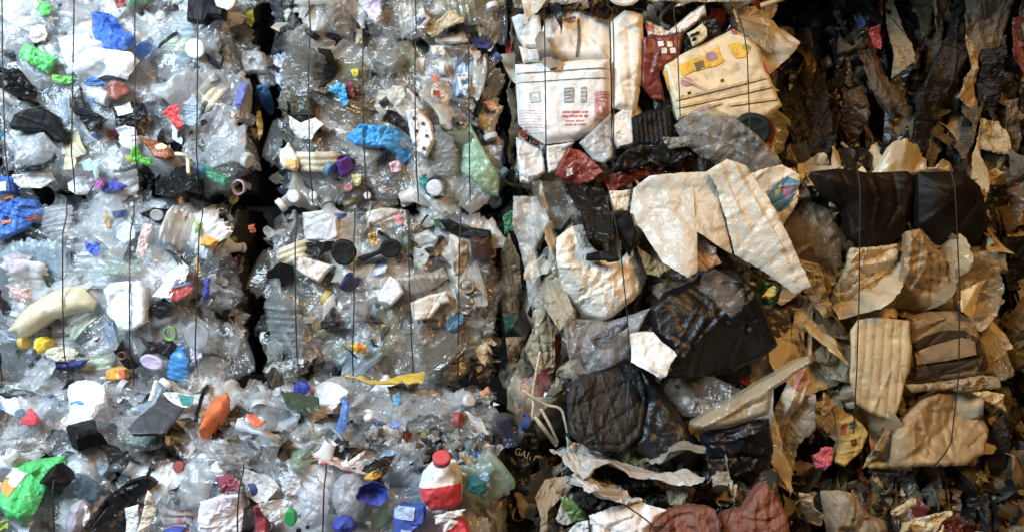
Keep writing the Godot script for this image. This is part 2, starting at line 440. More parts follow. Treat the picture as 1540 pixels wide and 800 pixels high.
func bale(key: String, label: String, x0: float, y0: float, x1: float, y1: float, z: float, deep: float, core_hex: String, o := {}) -> Node3D:
	var a := CAM + Vector3((x0 - 770) / PX, (400 - y1) / PX, -CAM.z) * (CAM.z - z) / CAM.z
	var b := CAM + Vector3((x1 - 770) / PX, (400 - y0) / PX, -CAM.z) * (CAM.z - z) / CAM.z
	if o.has("floor"): a.y = 0.0
	var w := b.x - a.x; var h := b.y - a.y
	var node := Node3D.new(); node.name = numbered("waste_bale"); add_child(node)
	node.position = Vector3((a.x + b.x) * .5, a.y, z - deep * .5)
	tag(node, label, "bale", "stacked bales of plastic waste")
	bales[key] = node
	var f := face(Vector3(a.x, a.y, z), Vector3.RIGHT, Vector3.UP, w, h, o.get("rnd", .10))
	faces[key] = f
	faces[key + "r"] = face(Vector3(b.x, a.y, z - .03), Vector3.FORWARD, Vector3.UP, .45, h, .03)
	faces[key + "l"] = face(Vector3(a.x, a.y, z - .48), Vector3.BACK, Vector3.UP, .45, h, .03)
	if o.has("top"):   # the top slopes back and up from the front edge to (y in the photo, z)
		var back_y := CAM.y + (400 - float(o.top[0])) / PX * (CAM.z - float(o.top[1])) / CAM.z
		var v := Vector3(0, back_y - b.y, float(o.top[1]) - z)
		faces[key + "t"] = face(Vector3(a.x, b.y, z), Vector3.RIGHT, v.normalized(), w, v.length(), .05)
	# the packed core: front and sides, uneven, drawn in under the loose layer
	var nx := 28; var ny := 20
	var nz := noise(FastNoiseLite.TYPE_SIMPLEX, 1.0, 300 + int(absf(x0)), 3)
	var v := PackedVector3Array(); var ix := PackedInt32Array()
	for i in ny:
		for k in nx:
			var p := Vector2(w * k / (nx - 1), h * i / (ny - 1))
			v.append(Vector3(a.x + p.x, a.y + p.y, z - .085 - sink(f, p) + .03 * nz.get_noise_2d(p.x * 14, p.y * 14)) - node.position)
	for i in ny - 1:
		for k in nx - 1:
			var q := i * nx + k
			ix.append_array([q, q + nx, q + 1, q + 1, q + nx, q + nx + 1])
	var ring := []
	for k in nx: ring.append(k)
	for i in range(1, ny): ring.append(i * nx + nx - 1)
	for k in range(nx - 2, -1, -1): ring.append((ny - 1) * nx + k)
	for i in range(ny - 2, 0, -1): ring.append(i * nx)
	var at := v.size()
	for i in ring:
		var p: Vector3 = v[i]
		var front := p.z
		v.append(Vector3(p.x, p.y, front))
		v.append(Vector3(p.x, p.y + (0.0), -deep * .5))
	if o.has("top"):
		for i in ring.size():
			if v[at + i * 2].y > h - .01:
				v[at + i * 2 + 1] = Vector3(v[at + i * 2].x, faces[key + "t"].v.y * faces[key + "t"].h + h - .05, float(o.top[1]) - node.position.z)
	for i in ring.size():
		var j := (i + 1) % ring.size()
		ix.append_array([at + i * 2, at + j * 2, at + i * 2 + 1, at + j * 2, at + j * 2 + 1, at + i * 2 + 1])
	mesh_node("packed_core", commit(v, ix, false), mat("core", core_hex), node, Transform3D.IDENTITY)
	return node

func pick(r: RandomNumberGenerator, table: Array) -> Array:
	var sum := 0.0
	for t in table: sum += t[0]
	var x := r.randf() * sum
	for t in table:
		x -= t[0]
		if x <= 0: return t
	return table[-1]

func spot(r: RandomNumberGenerator, f: Dictionary, lo: float, hi: float, lean: float, margin := .0) -> Transform3D:
	var p := Vector2(r.randf_range(margin, f.w - margin), r.randf_range(margin, f.h - margin))
	var out := Vector2(smoothstep(f.rnd, 0, f.w - p.x) - smoothstep(f.rnd, 0, p.x), smoothstep(f.rnd, 0, f.h - p.y) - smoothstep(f.rnd, 0, p.y))
	var b := Basis(f.u, f.v, f.n) * Basis(Vector3(-out.y, out.x, 0).normalized() if out.length() > .01 else Vector3.RIGHT, minf(out.length(), 1.0) * .9)
	b = b * Basis(Vector3(r.randf_range(-1, 1), r.randf_range(-1, 1), 0).normalized(), r.randf_range(-lean, lean)) * Basis(Vector3(0, 0, 1), r.randf() * TAU)
	return Transform3D(b, f.o + f.u * p.x + f.v * p.y + f.n * (r.randf_range(lo, hi) - sink(f, p)))

const CAPS := ["24408a", "e4e4e2", "a83434", "dcdcd8", "d0b040", "20222a", "e8e8e8", "4a80a8", "c8c8c4"]

func fill_bottles(key: String, fk: String, n: int, table: Array, sd: int, lo := -.045, hi := -.002) -> void:
	var r := RandomNumberGenerator.new(); r.seed = sd
	var node: Node3D = bales[key]
	for i in n:
		var xf := spot(r, faces[fk], lo, hi, .38, .05)
		xf.basis = xf.basis * Basis.from_scale(Vector3.ONE * r.randf_range(1.0, 1.65))
		xf.origin -= node.position
		var bk: Dictionary = bottle_kinds[r.randi() % bottle_kinds.size()]
		var t := pick(r, table)
		var o := mesh_node("crushed_bottle", bk.mesh, mat(t[1], t[2]), node, xf)
		if r.randf() < .28: mesh_node("cap", lathes.cap, mat("hard", CAPS[r.randi() % CAPS.size()]), o, bk.cap)
		if r.randf() < .13: mesh_node("label", bk.label, mat("shred", "ffffff"), o, Transform3D.IDENTITY)

func fill_scraps(key: String, fk: String, n: int, table: Array, sd: int, called := "film_scrap", kinds := [], lo := -.04, hi := .012, s0 := .5, s1 := 1.2, lean := .8, hang := false) -> void:
	var r := RandomNumberGenerator.new(); r.seed = sd
	var node: Node3D = bales[key]
	if kinds.is_empty(): kinds = scrap_kinds
	for i in n:
		var xf := spot(r, faces[fk], lo, hi, lean, .0)
		var f: Dictionary = faces[fk]
		if hang: xf.basis = Basis(f.u, f.v, f.n) * Basis(Vector3(0, 0, 1), r.randf_range(-.28, .28)) * Basis(Vector3(0, 1, 0), r.randf_range(-lean, lean))
		xf.basis = xf.basis * Basis.from_scale(Vector3(r.randf_range(s0, s1), r.randf_range(s0, s1), r.randf_range(.8, 1.2) * (s0 + s1) * .5))
		xf.origin -= node.position
		var t := pick(r, table)
		mesh_node(called, kinds[r.randi() % kinds.size()], mat(t[1], t[2]), node, xf)

func fill_shreds(key: String, fk: String, n: int, clear: float, table: Array, sd: int, lo := -.045, hi := .006) -> void:
	var r := RandomNumberGenerator.new(); r.seed = sd
	var node: Node3D = bales[key]
	var v := [PackedVector3Array(), PackedVector3Array()]; var ix := [PackedInt32Array(), PackedInt32Array()]; var col := PackedColorArray()
	for i in n:
		var xf := spot(r, faces[fk], lo, hi, 1.1)
		xf.basis = xf.basis * Basis.from_scale(Vector3.ONE * r.randf_range(.4, 1.25))
		xf.origin -= node.position
		var sk: Array = shred_kinds[r.randi() % shred_kinds.size()]
		var w := 0 if r.randf() < clear else 1
		var at: int = v[w].size()
		v[w].append_array(xf * (sk[0] as PackedVector3Array))
		for k in sk[1]: ix[w].append(at + k)
		if w == 1:
			var c := Color(pick(r, table)[1]).srgb_to_linear()
			for k in sk[0].size(): col.append(c)
	for w in 2:
		if v[w].size():
			var o := mesh_node("clear_shreds" if w == 0 else "coloured_shreds", commit(v[w], ix[w], false, null if w == 0 else col), mat("shred_clear", "eef2f4") if w == 0 else mat("shred", "ffffff"), node, Transform3D.IDENTITY)
			o.set_meta("kind", "stuff")

func make_bales() -> void:
	var pet := [[44, "clear", "eef3f6"], [16, "clear", "dfe9ee"], [10, "milky", "dfe4e8"], [5, "clear", "d8e6dc"], [8, "milky", "c8ccd0"], [1, "tint", "a4bccc"], [1, "tint", "9ab8a6"], [4, "hard", "e4e6e8"], [6, "clear", "d9d2c4"], [3, "tint", "8e9296"]]
	var pet_warm := [[44, "clear", "f0ede6"], [14, "clear", "e0dccf"], [10, "milky", "e2ddd0"], [6, "clear", "d8e6dc"], [8, "milky", "b9b0a0"], [1, "tint", "9ab0bc"], [3, "tint", "8a8a68"], [6, "tint", "6e6250"], [4, "hard", "e2ddd0"], [8, "clear", "c9b998"]]  # browner than pet: dim warm light put into the tones
	var bits := [[14, "e0e2e4"], [16, "b0b4b8"], [18, "7a7e82"], [12, "3a3c40"], [10, "17181b"], [2, "3456a0"], [1, "a83a34"], [1, "4f8a60"], [1, "c0a448"], [.5, "c87a42"], [3, "8aa8c0"], [5, "a89a84"], [1, "6a4a80"]]
	var bits_warm := [[16, "e2ddd0"], [16, "b9ae9a"], [18, "857a68"], [12, "4a4238"], [12, "1c1a18"], [1, "3456a0"], [2, "a8342c"], [1, "4a7a50"], [2, "c0984a"], [1, "b8683a"], [8, "a08a68"]]
	var film := [[24, "clear", "eef1f4"], [14, "milky", "d4d8dc"], [6, "film", "d8dadc"], [7, "film", "9a9ea2"], [11, "bag", "232427"], [7, "film", "6e7074"], [5, "clear", "d0d8de"]]
	var film_warm := [[22, "clear", "efe9dc"], [12, "milky", "d8cfbd"], [7, "film", "d2c6ae"], [9, "film", "7a6c56"], [14, "bag", "24211d"], [6, "film", "51483a"], [4, "clear", "cdbf9f"]]  # dark browns carry the low light of the second column in colour
	var rigid := [[8, "film", "c8bca4"], [6, "film", "9a8868"], [6, "dirty", "b8aa90"], [12, "film", "4a3f30"], [9, "bag", "171513"], [12, "drape", "1d1914"], [12, "clear", "e6dcc8"], [6, "milky", "c8b898"], [1, "film", "8a2a22"]]
	var dark := [[10, "bag", "1b1a18"], [12, "drape", "1b1a18"], [12, "drape", "5e5138"], [6, "drape", "7a6a4e"], [3, "drape", "9a8c70"], [3, "clear", "a08c68"], [3, "film", "5e4c32"], [.5, "film", "6a1c16"]]  # real black film; tan share kept low so the colours deepen the shade

	bale("A1", "upper bale of crushed clear bottles with a large white sheet and a blue bag", -210, -70, 364, 286, .03, .9, "3a3b3d")
	bale("A2", "bale of crushed clear bottles holding a white tray and a beige dome", -210, 310, 348, 570, .02, .9, "3a3b3d")
	bale("B1", "bale of crushed clear bottles with a bright blue bag across it", 412, 66, 748, 299, .0, .9, "3a362f")
	bale("B0", "topmost bale edge of crushed bottles and tan film above the blue-bag bale", 408, -170, 752, 52, .03, .9, "3a362f")
	bale("B2", "brownish bale of crushed clear bottles with black discs and a cream carton", 396, 324, 748, 570, -.01, .9, "36322b")
	bale("L3", "lowest wide bale of crushed bottles jutting out with its top in view", -220, 684, 742, 1100, .42, 1.0, "3a3b3d", {"top": [574, .0], "floor": true})
	bale("C0", "bale at the upper edge above the squashed white buckets", 766, -200, 1160, 12, .06, .9, "6e6350")
	bale("C1", "bale of squashed white buckets and a cream printed carton", 774, 20, 1166, 278, .0, .9, "6e6350")
	bale("C2", "bulging bale of ivory bags, a ribbed lid and large black tubs", 800, 290, 1180, 700, .08, .95, "6e6350", {"rnd": .10})
	bale("C3", "lowest bale with a white sheet and terracotta sacks", 812, 738, 1176, 1050, .30, .9, "6e6350", {"top": [700, .06], "floor": true})
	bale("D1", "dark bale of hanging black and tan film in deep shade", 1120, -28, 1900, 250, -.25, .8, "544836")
	bale("D0", "added unseen bale that shades the dark hanging film", 1165, -420, 1850, -114, .30, 1.6, "6e5f46")  # added out of view to cast shade on the film below
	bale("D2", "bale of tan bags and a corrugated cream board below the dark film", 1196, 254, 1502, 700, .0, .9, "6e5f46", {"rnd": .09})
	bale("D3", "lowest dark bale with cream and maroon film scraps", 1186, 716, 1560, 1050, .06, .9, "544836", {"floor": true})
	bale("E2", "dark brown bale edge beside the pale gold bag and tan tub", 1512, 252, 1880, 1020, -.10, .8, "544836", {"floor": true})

	var sd := 1000
	for e in [["A1", 155, pet, film, bits], ["A2", 145, pet, film, bits], ["B1", 95, pet_warm, film_warm, bits_warm], ["B0", 60, pet_warm, film_warm, bits_warm], ["B2", 95, pet_warm, film_warm, bits_warm]]:
		fill_bottles(e[0], e[0], e[1], e[2], sd)
		fill_scraps(e[0], e[0], 70, e[3], sd + 1, "film_scrap", [], -.055, -.012, .4, 1.1)
		fill_scraps(e[0], e[0], 75, [[5, "bag", "17181a"], [3, "film", "4a4c50"], [2, "bag", "23262e"], [1, "film", "3c4a3e"]], sd + 7, "film_scrap", [], -.06, -.015, .5, 1.2)  # black film set deep, also colouring the gaps between bottles dark as shade
		fill_shreds(e[0], e[0], 1100, .5, e[4], sd + 2, -.06, -.012)
		fill_bottles(e[0], e[0] + "r", 8, e[2], sd + 3, -.09, -.05)
		fill_scraps(e[0], e[0] + "r", 40, [[3, "clear", "dfe3e6"], [3, "bag", "1c1e24"], [1, "film", "2a3a6a"], [1, "film", "3a4048"]], sd + 4, "film_scrap", [], -.05, -.02, .4, 1.0)
		fill_shreds(e[0], e[0] + "r", 400, .4, e[4], sd + 5, -.06, -.02)
		if e[0] != "A1" and e[0] != "A2":
			fill_scraps(e[0], e[0] + "l", 30, [[3, "clear", "dfe3e6"], [4, "bag", "16181c"]], sd + 6, "film_scrap", [], -.05, -.02, .4, 1.0)
		sd += 10
	fill_bottles("L3", "L3", 140, pet, sd); fill_bottles("L3", "L3t", 150, pet, sd + 1)
	fill_scraps("L3", "L3", 90, film, sd + 2, "film_scrap", [], -.045, .004, .3, .9)
	fill_scraps("L3", "L3t", 160, [[20, "clear", "eef1f4"], [12, "milky", "b8b8b4"], [3, "film", "dadde0"], [22, "film", "625c52"], [10, "film", "4a4a40"], [10, "film", "86827a"], [10, "bag", "2a2a2a"]], sd + 3, "film_scrap", [], -.04, .015, .3, .95, 1.0)
	fill_scraps("L3", "L3", 70, [[5, "bag", "17181a"], [3, "film", "4a4c50"], [2, "bag", "23262e"], [1, "film", "3c4a3e"]], sd + 8, "film_scrap", [], -.06, -.02, .6, 1.3)  # dark film again, deepening the crevice shade by colour
	fill_shreds("L3", "L3", 1100, .5, bits, sd + 4, -.06, -.012); fill_shreds("L3", "L3t", 2000, .5, bits, sd + 5, -.06, .0)
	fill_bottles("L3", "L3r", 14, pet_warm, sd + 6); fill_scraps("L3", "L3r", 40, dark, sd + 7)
	var sheets := [[10, "film", "c9b890"], [8, "film", "b39a6c"], [6, "dirty", "bfae8a"], [6, "film", "8a7550"], [5, "clear", "e6dcc8"], [4, "milky", "c8b898"], [7, "bag", "1b1a18"]]
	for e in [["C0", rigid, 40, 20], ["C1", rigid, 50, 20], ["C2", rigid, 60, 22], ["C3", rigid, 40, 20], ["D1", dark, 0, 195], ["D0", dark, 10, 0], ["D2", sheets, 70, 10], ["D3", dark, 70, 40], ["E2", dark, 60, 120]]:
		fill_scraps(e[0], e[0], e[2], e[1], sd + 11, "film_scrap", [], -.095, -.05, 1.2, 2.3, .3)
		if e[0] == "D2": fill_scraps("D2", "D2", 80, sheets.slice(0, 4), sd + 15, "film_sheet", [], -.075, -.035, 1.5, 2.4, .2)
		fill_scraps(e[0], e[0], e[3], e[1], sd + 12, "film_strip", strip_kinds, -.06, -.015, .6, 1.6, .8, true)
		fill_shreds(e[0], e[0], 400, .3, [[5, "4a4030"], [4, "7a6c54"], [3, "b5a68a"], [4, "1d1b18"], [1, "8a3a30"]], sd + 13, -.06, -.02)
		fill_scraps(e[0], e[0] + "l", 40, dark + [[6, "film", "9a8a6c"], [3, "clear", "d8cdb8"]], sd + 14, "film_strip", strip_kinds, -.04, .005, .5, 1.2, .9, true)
		sd += 10
	fill_scraps("C3", "C3t", 60, rigid, sd + 15)

func tie_wires() -> void:
	# each: bale, then photo pixels down the wire
	for w in [["A1", 20, -60, 22, 100, 27, 292], ["A1", 128, -60, 125, 120, 122, 292], ["A1", 216, -60, 216, 150, 218, 292], ["A1", 309, -60, 308, 120, 306, 292],
		["A2", 3, 302, 5, 440, 14, 577], ["A2", 110, 302, 110, 450, 113, 577], ["A2", 210, 302, 208, 450, 209, 577], ["A2", 312, 302, 307, 440, 303, 577],
		["B1", 470, 63, 472, 200, 474, 306], ["B1", 549, 63, 552, 200, 556, 306], ["B1", 627, 63, 628, 200, 631, 306], ["B1", 706, 63, 707, 180, 708, 306],
		["B2", 451, 318, 452, 460, 455, 576], ["B2", 537, 318, 538, 460, 534, 576], ["B2", 617, 318, 619, 420, 625, 576], ["B2", 694, 318, 692, 420, 690, 576],
		["B0", 472, -100, 471, 55], ["B0", 628, -100, 628, 55],
		["L3", 100, 690, 104, 760, 106, 820], ["L3", 376, 690, 371, 760, 372, 820], ["L3", 497, 690, 496, 760, 494, 820],
		["C1", 817, 22, 818, 120, 820, 276], ["C1", 917, 22, 918, 130, 917, 276], ["C1", 1007, 22, 1011, 110, 1014, 184], ["C1", 1099, 22, 1111, 90, 1115, 205],
		["C2", 910, 292, 926, 380, 936, 480, 939, 540, 937, 640, 934, 698], ["C3", 930, 742, 965, 765, 1002, 806], ["C3", 1072, 742, 1066, 770, 1070, 806], ["C3", 1090, 742, 1078, 765, 1060, 806], ["D2", 1268, 256, 1266, 440, 1263, 540, 1258, 640], ["D2", 1402, 256, 1410, 440, 1408, 560, 1398, 650, 1378, 690]]:
		var f: Dictionary = faces[w[0]]
		var pts := []
		var n: int = (w.size() - 1) / 2
		var r := RandomNumberGenerator.new(); r.seed = int(w[1]) * 31 + int(w[2])
		for i in n - 1:
			for k in 6:
				var t := k / 6.0
				pts.append(wire_point(f, lerpf(w[1 + i * 2], w[3 + i * 2], t) + r.randf_range(-.15, .15), lerpf(w[2 + i * 2], w[4 + i * 2], t), bales[w[0]].position, WIRE_LIFT.get(w[0], .08)))
		pts.append(wire_point(f, w[-2], w[-1], bales[w[0]].position, WIRE_LIFT.get(w[0], .08)))
		mesh_node("baling_wire", tube(pts, .0021), mat("wire", "3d342c"), bales[w[0]], Transform3D.IDENTITY)

const WIRE_LIFT := {"C1": .12, "L3": .10, "C2": .15, "D2": .165, "C3": .16}

func wire_point(f: Dictionary, x: float, y: float, base: Vector3, lift: float) -> Vector3:
	var p := on_face(f, x, y)
	return f.o + f.u * p.x + f.v * p.y + f.n * (lift - minf(sink(f, p), .03)) - base

# ---------------------------------------------------------------- things one can tell apart in the bales of bottles
func place_bottle_bale_items() -> void:
	var t: MeshInstance3D
	# upper bale, first column
	put("A1", "1", "plastic_sheet", "sheet", "large white plastic sheet under the blue bag", "film", "f2f4f6", [245,160, 370,140, 400,200, 560,230, 590,262, 540,335, 450,312, 350,332, 275,262], {"c": .12, "b": .02, "edge": .05, "lift": .045, "flat": false})
	put("A1", "1", "plastic_bag", "bag", "crumpled bright blue bag above the large white sheet", "bag", "2058c8", [375,95, 400,65, 450,72, 490,85, 520,140, 575,165, 560,215, 510,225, 455,210, 405,195, 372,160], {"c": .5, "b": .03, "edge": .04, "lift": .05, "creases": 14})
	put("A1", "1", "film_scrap", "scrap", "small blue translucent scrap at the corner of the large white sheet", "tint", "2468d6", [560,235, 580,195, 610,175, 640,185, 625,225, 590,250], {"c": .5, "lift": .05, "d": .006})
	put("A1", "1", "plastic_scrap", "scrap", "bright green folded scrap near the upper edge above a green carton", "film", "3cc03c", [155,45, 180,12, 225,30, 215,65, 185,75], {"c": .5})
	put("A1", "1", "flattened_carton", "carton", "flattened bright green carton tilted beside the large white sheet", "film", "4ac85a", [130,185, 255,245, 215,305, 100,240], {"c": .18, "b": .008, "d": .02, "lift": .045})
	put("A1", "1", "film_scrap", "scrap", "curled light green strip below the bright green carton", "film", "6ad050", [235,312, 300,308, 300,335, 265,345, 232,335], {"c": .4})
	put("A1", "1", "plastic_scrap", "scrap", "white and pinkish crumpled scrap above the green carton", "film", "f2dede", [140,120, 170,105, 200,125, 195,170, 155,185, 135,160], {"c": .4})
	put("A1", "1", "plastic_bag", "bag", "black crumpled bag at the edge below the green carton", "bag", "18191c", [-10,265, 60,290, 100,285, 160,370, 140,415, 90,410, 40,370, -10,340], {"c": .55, "lift": .035, "creases": 14})
	put("A1", "1", "plastic_bag", "bag", "long black curved bag strip beside the blue labelled bottle", "bag", "17191a", [285,375, 330,350, 345,410, 380,450, 440,475, 480,500, 440,530, 400,545, 350,495, 300,440], {"c": .5, "lift": .04, "creases": 12})
	t = put("A1", "1", "plastic_bag", "bag", "black film under a white sticker beside a brown red scrap", "bag", "1c1d20", [470,440, 540,415, 600,425, 610,470, 560,510, 480,515], {"c": .4, "lift": .03})
	patch(t, "sticker", "print", "eef2f4", [480,440, 540,418, 552,460, 495,475], {"proud": .004})
	t = put("A1", "1", "milk_bottle", "bottle", "white bottle with blue top beside the brown red scrap", "hard", "e6f0f8", [380,345, 440,345, 455,385, 440,430, 390,430], {"lift": .045})
	patch(t, "label", "print", "2a64b8", [378,350, 405,320, 452,345, 450,358, 380,360], {})
	patch(t, "label", "print", "6a94d0", [380,408, 405,402, 402,432, 388,430], {})
	put("A1", "1", "plastic_scrap", "scrap", "six sided brown red scrap beside the blue topped bottle", "hard", "8c3e32", [455,352, 488,332, 525,345, 545,388, 500,418, 455,400], {"lift": .055, "d": .02, "b": .008})
	t = put("A1", "1", "food_bowl", "bowl", "squashed black bowl with a grey clear lid hanging below it", "rubber", "1b1a1d", [75,512, 95,470, 140,448, 200,442, 245,470, 290,555, 270,580, 240,578, 205,538, 80,530], {"lift": .045, "b": .03, "c": .15})
	put("A1", "1", "clear_cover", "lid", "clear grey domed lid under the black bowl", "tint", "c8ccd2", [74,536, 205,540, 240,590, 265,618, 215,650, 150,668, 90,668], {"lift": .04, "b": .035, "edge": .05, "c": .3, "creases": 12, "d": .03})
	put("A1", "1", "film_scrap", "scrap", "narrow black strip below the clear grey domed lid", "bag", "1a1b1d", [105,680, 190,665, 270,625, 275,645, 200,690, 108,695], {"lift": .04})
	put("A1", "1", "plastic_scrap", "scrap", "bright red torn scrap with pink edge beside a blue tinted bottle", "film", "dc2c2c", [670,462, 700,436, 745,432, 738,470, 755,520, 728,532, 700,488], {"c": .25, "lift": .045})
	t = put("A1", "1", "food_tray", "tray", "rust brown tray with a peach oval in it", "hard", "9a4a1c", [585,560, 640,570, 690,600, 715,635, 690,650, 640,640, 600,590], {"lift": .04})
	patch(t, "sticker", "print", "f0c898", [640,592, 665,580, 690,592, 680,608, 650,608], {})
	put("A1", "1", "plastic_scrap", "scrap", "vivid green angular scrap beside the rust brown tray", "film", "56c62c", [540,652, 560,592, 582,602, 588,640, 622,640, 632,668, 580,662], {"c": .3, "lift": .04})
	put("A1", "1", "plastic_bag", "bag", "bunched black bag below the rust brown tray", "bag", "101113", [600,722, 630,660, 670,650, 720,672, 765,658, 822,700, 830,748, 790,770, 740,778, 690,790, 612,780], {"c": .55, "lift": .045, "b": .03, "creases": 14})
	straw("A1", "1", "pump_tube", "tube", "bent cream pump tube over the bunched black bag", "e2d29c", [[735, 628], [760, 632], [778, 642], [784, 690], [792, 752]], .0065, .075)
	put("A1", "1", "crushed_can", "bottle", "flattened teal green bottle beside the bunched black bag", "tint", "2a9a6a", [820,665, 850,668, 920,715, 915,745, 880,748, 830,710], {"lift": .045, "c": .2})
	turned("A1", "1", "lid_ring", "lid", "pale pink ring lid at the bale corner", "ring", "hard", "d8b0b8", 947, 750, 58, 64)
	put("A1", "1", "paper_note", "paper", "pale yellow square note above the purple film", "print", "eef0b4", [285,635, 325,635, 328,682, 280,685], {"c": .1, "d": .002, "lift": .05})
	put("A1", "1", "plastic_scrap", "scrap", "pale teal curved scrap beside the yellow note", "film", "a8d2d4", [335,655, 380,640, 415,665, 425,730, 412,730, 400,690, 350,690], {"c": .2, "lift": .045})
	put("A1", "1", "plastic_film", "film", "blue violet film with a magenta end at the bottom of the upper bale", "film", "3a44b0", [395,745, 430,705, 450,715, 520,748, 490,770, 410,772], {"c": .4, "lift": .045})
	put("A1", "1", "plastic_scrap", "scrap", "magenta scrap beside the blue violet film", "film", "b0409c", [365,725, 415,718, 425,745, 385,760], {"c": .4, "lift": .05})
	t = put("A1", "1", "milk_carton", "carton", "blue carton with white corner cut off by the picture edge", "hard", "2a5ec0", [-20,705, 55,702, 50,770, -20,778], {"lift": .045})
	patch(t, "label", "print", "eaf0f6", [0,735, 28,728, 30,765, 5,768], {})
	put("A1", "1", "plastic_scrap", "scrap", "light blue crumpled scrap at the edge beside the black bowl", "film", "3aa8d8", [-15,515, 20,512, 22,548, -15,562], {"c": .4})
	turned("A1", "1", "round_cover", "lid", "round white jar lid beside a clear cup", "lid", "hard", "eeeae2", 800, 207, 82, 76, {"tip": 10})
	turned("A1", "1", "clear_cup", "cup", "clear cup lying beside the white jar lid", "cup", "clear", "e8e6e0", 862, 178, 75, 78, {"turn": 40, "tip": 40})
	put("A1", "1", "black_tub", "tub", "black tub at the upper edge beside a white round lid", "rubber", "0f0f11", [765,-20, 880,-20, 878,40, 930,60, 925,100, 860,85, 845,115, 768,100], {"lift": .05, "b": .03})
	turned("A1", "1", "round_cover", "lid", "white round lid at the upper edge beside the black tub", "lid", "hard", "efe4dc", 920, 12, 94, 92, {"lift": .065})
	put("A1", "1", "plastic_scrap", "scrap", "yellow green upright scrap beside the white round lid", "film", "b8c828", [965,20, 990,10, 1000,70, 985,92, 965,70], {"c": .3, "lift": .05})
	put("A1", "1", "clear_tray", "tray", "square clear tray at the upper corner of the gap", "tint", "c4ccd4", [945,185, 1040,190, 1045,275, 955,285], {"lift": .05, "b": .02, "edge": .012, "c": .12, "dents_at": [[995, 235, .011, .012]]})
	put("A1", "1", "plastic_film", "film", "blue violet film hanging below the square clear tray", "bag", "5a62b8", [900,335, 960,310, 985,330, 980,420, 945,450, 925,400], {"c": .5, "lift": .02})
	put("A1", "1", "plastic_film", "film", "ochre film tucked in the gap below the violet film", "film", "b08a30", [1000,430, 1022,425, 1030,530, 1010,550], {"c": .4, "lift": .03})
	put("A1", "1", "plastic_film", "film", "navy and blue film at the gap edge beside the violet film", "bag", "1e5a9a", [1010,330, 1050,320, 1058,400, 1030,430, 1012,400], {"c": .5, "lift": .0})
	put("A1", "1", "milk_jug", "jug", "white crumpled jug beside the vivid green scrap", "milky", "f6f8fa", [455,600, 500,590, 520,640, 500,690, 460,680, 440,640], {"lift": .04, "c": .35})
	put("A1", "1", "plastic_sheet", "sheet", "pale white sheet piece above the vivid green scrap", "film", "e2eaf0", [485,525, 570,515, 580,570, 545,605, 500,580], {"c": .25, "lift": .035})
	turned("A1", "1", "crushed_bottle", "bottle", "bluish clear bottle beside the bright red torn scrap", "bottle", "tint", "b4c8e2", 790, 450, 75, 125, {"turn": -8, "variant": 1})
	put("A1", "1", "plastic_scrap", "scrap", "small brownish red scrap at the upper edge", "film", "b04a4a", [470,5, 510,0, 515,35, 480,40], {"c": .4})
	put("A1", "1", "plastic_scrap", "scrap", "small dark green scrap at the upper edge", "film", "2e8a4a", [520,-10, 570,-10, 565,25, 530,25], {"c": .4})
	put("A1", "1", "film_scrap", "scrap", "dark diagonal strip above the clear bottle and jar lid", "bag", "33353a", [640,205, 700,150, 720,120, 722,140, 690,180, 650,210], {"c": .3})
	put("A1", "1", "plastic_sheet", "sheet", "wide white sheet folded at the bottom edge of the upper bale", "film", "eceae4", [60,705, 190,690, 215,720, 160,755, 90,755, 62,735], {"c": .3})
	put("A1", "1", "plastic_scrap", "scrap", "small white scrap under the black edge bag", "film", "f4f4f2", [-10,370, 20,372, 22,405, 5,425, -10,420], {"c": .2, "lift": .05})
	put("A1", "1", "plastic_sheet", "sheet", "white glossy sheet between the yellow note and violet film", "film", "e6eef4", [265,715, 340,700, 350,765, 300,780, 268,765], {"c": .35})
	# upper bale, second column
	put("B0", "2", "plastic_sheet", "sheet", "lavender sheet hanging near the upper edge", "film", "d2c4e4", [450,-5, 530,-5, 525,60, 505,110, 470,90], {"c": .3, "lift": .04})
	put("B0", "2", "plastic_scrap", "scrap", "periwinkle scrap below the lavender sheet", "film", "9c9cd8", [440,130, 505,125, 520,155, 470,165], {"c": .4, "lift": .045})
	put("B0", "2", "flattened_carton", "carton", "tan torn carton below the upper edge", "dirty", "c8b288", [690,125, 790,50, 860,60, 850,95, 770,120, 720,150], {"c": .25, "lift": .04})
	t = put("B0", "2", "label_sheet", "label", "white label with dark print beside the tan torn carton", "film", "e6e4e4", [640,80, 690,45, 715,80, 690,120, 655,130], {"c": .2, "lift": .05})
	patch(t, "lettering", "print", "3a3c5a", [655,95, 690,70, 700,85, 665,112], {})
	put("B0", "2", "tan_film", "film", "upright tan strip beside the lavender sheet", "film", "c0ac86", [410,90, 440,80, 432,165, 405,165], {"c": .2, "lift": .04})
	put("B0", "2", "grey_tub", "tub", "round clear brownish tub beside the lavender sheet", "tint", "a89c88", [300,15, 400,-10, 410,70, 380,135, 325,130, 300,80], {"lift": .03, "b": .04, "edge": .06})
	turned("B1", "2", "drum_cap", "cap", "large navy blue domed cap near the dark gap", "dome", "hard", "26387e", 898, 165, 140, 95, {"tip": -5})
	put("B1", "2", "plastic_scrap", "scrap", "white scrap hanging below the navy domed cap", "film", "d2cccc", [868,210, 915,205, 915,240, 895,262], {"c": .3, "lift": .05})
	put("B1", "2", "food_tray", "tray", "black curved tray edge beside a clear square jug", "rubber", "18191a", [275,212, 325,215, 345,265, 335,330, 300,365, 262,375, 290,320, 300,270], {"lift": .05, "b": .02})
	t = turned("B1", "2", "clear_jug", "jug", "large clear square jug beside the black curved tray", "bottle", "clear", "f0f0ee", 190, 290, 150, 220, {"variant": 1, "turn": 6})
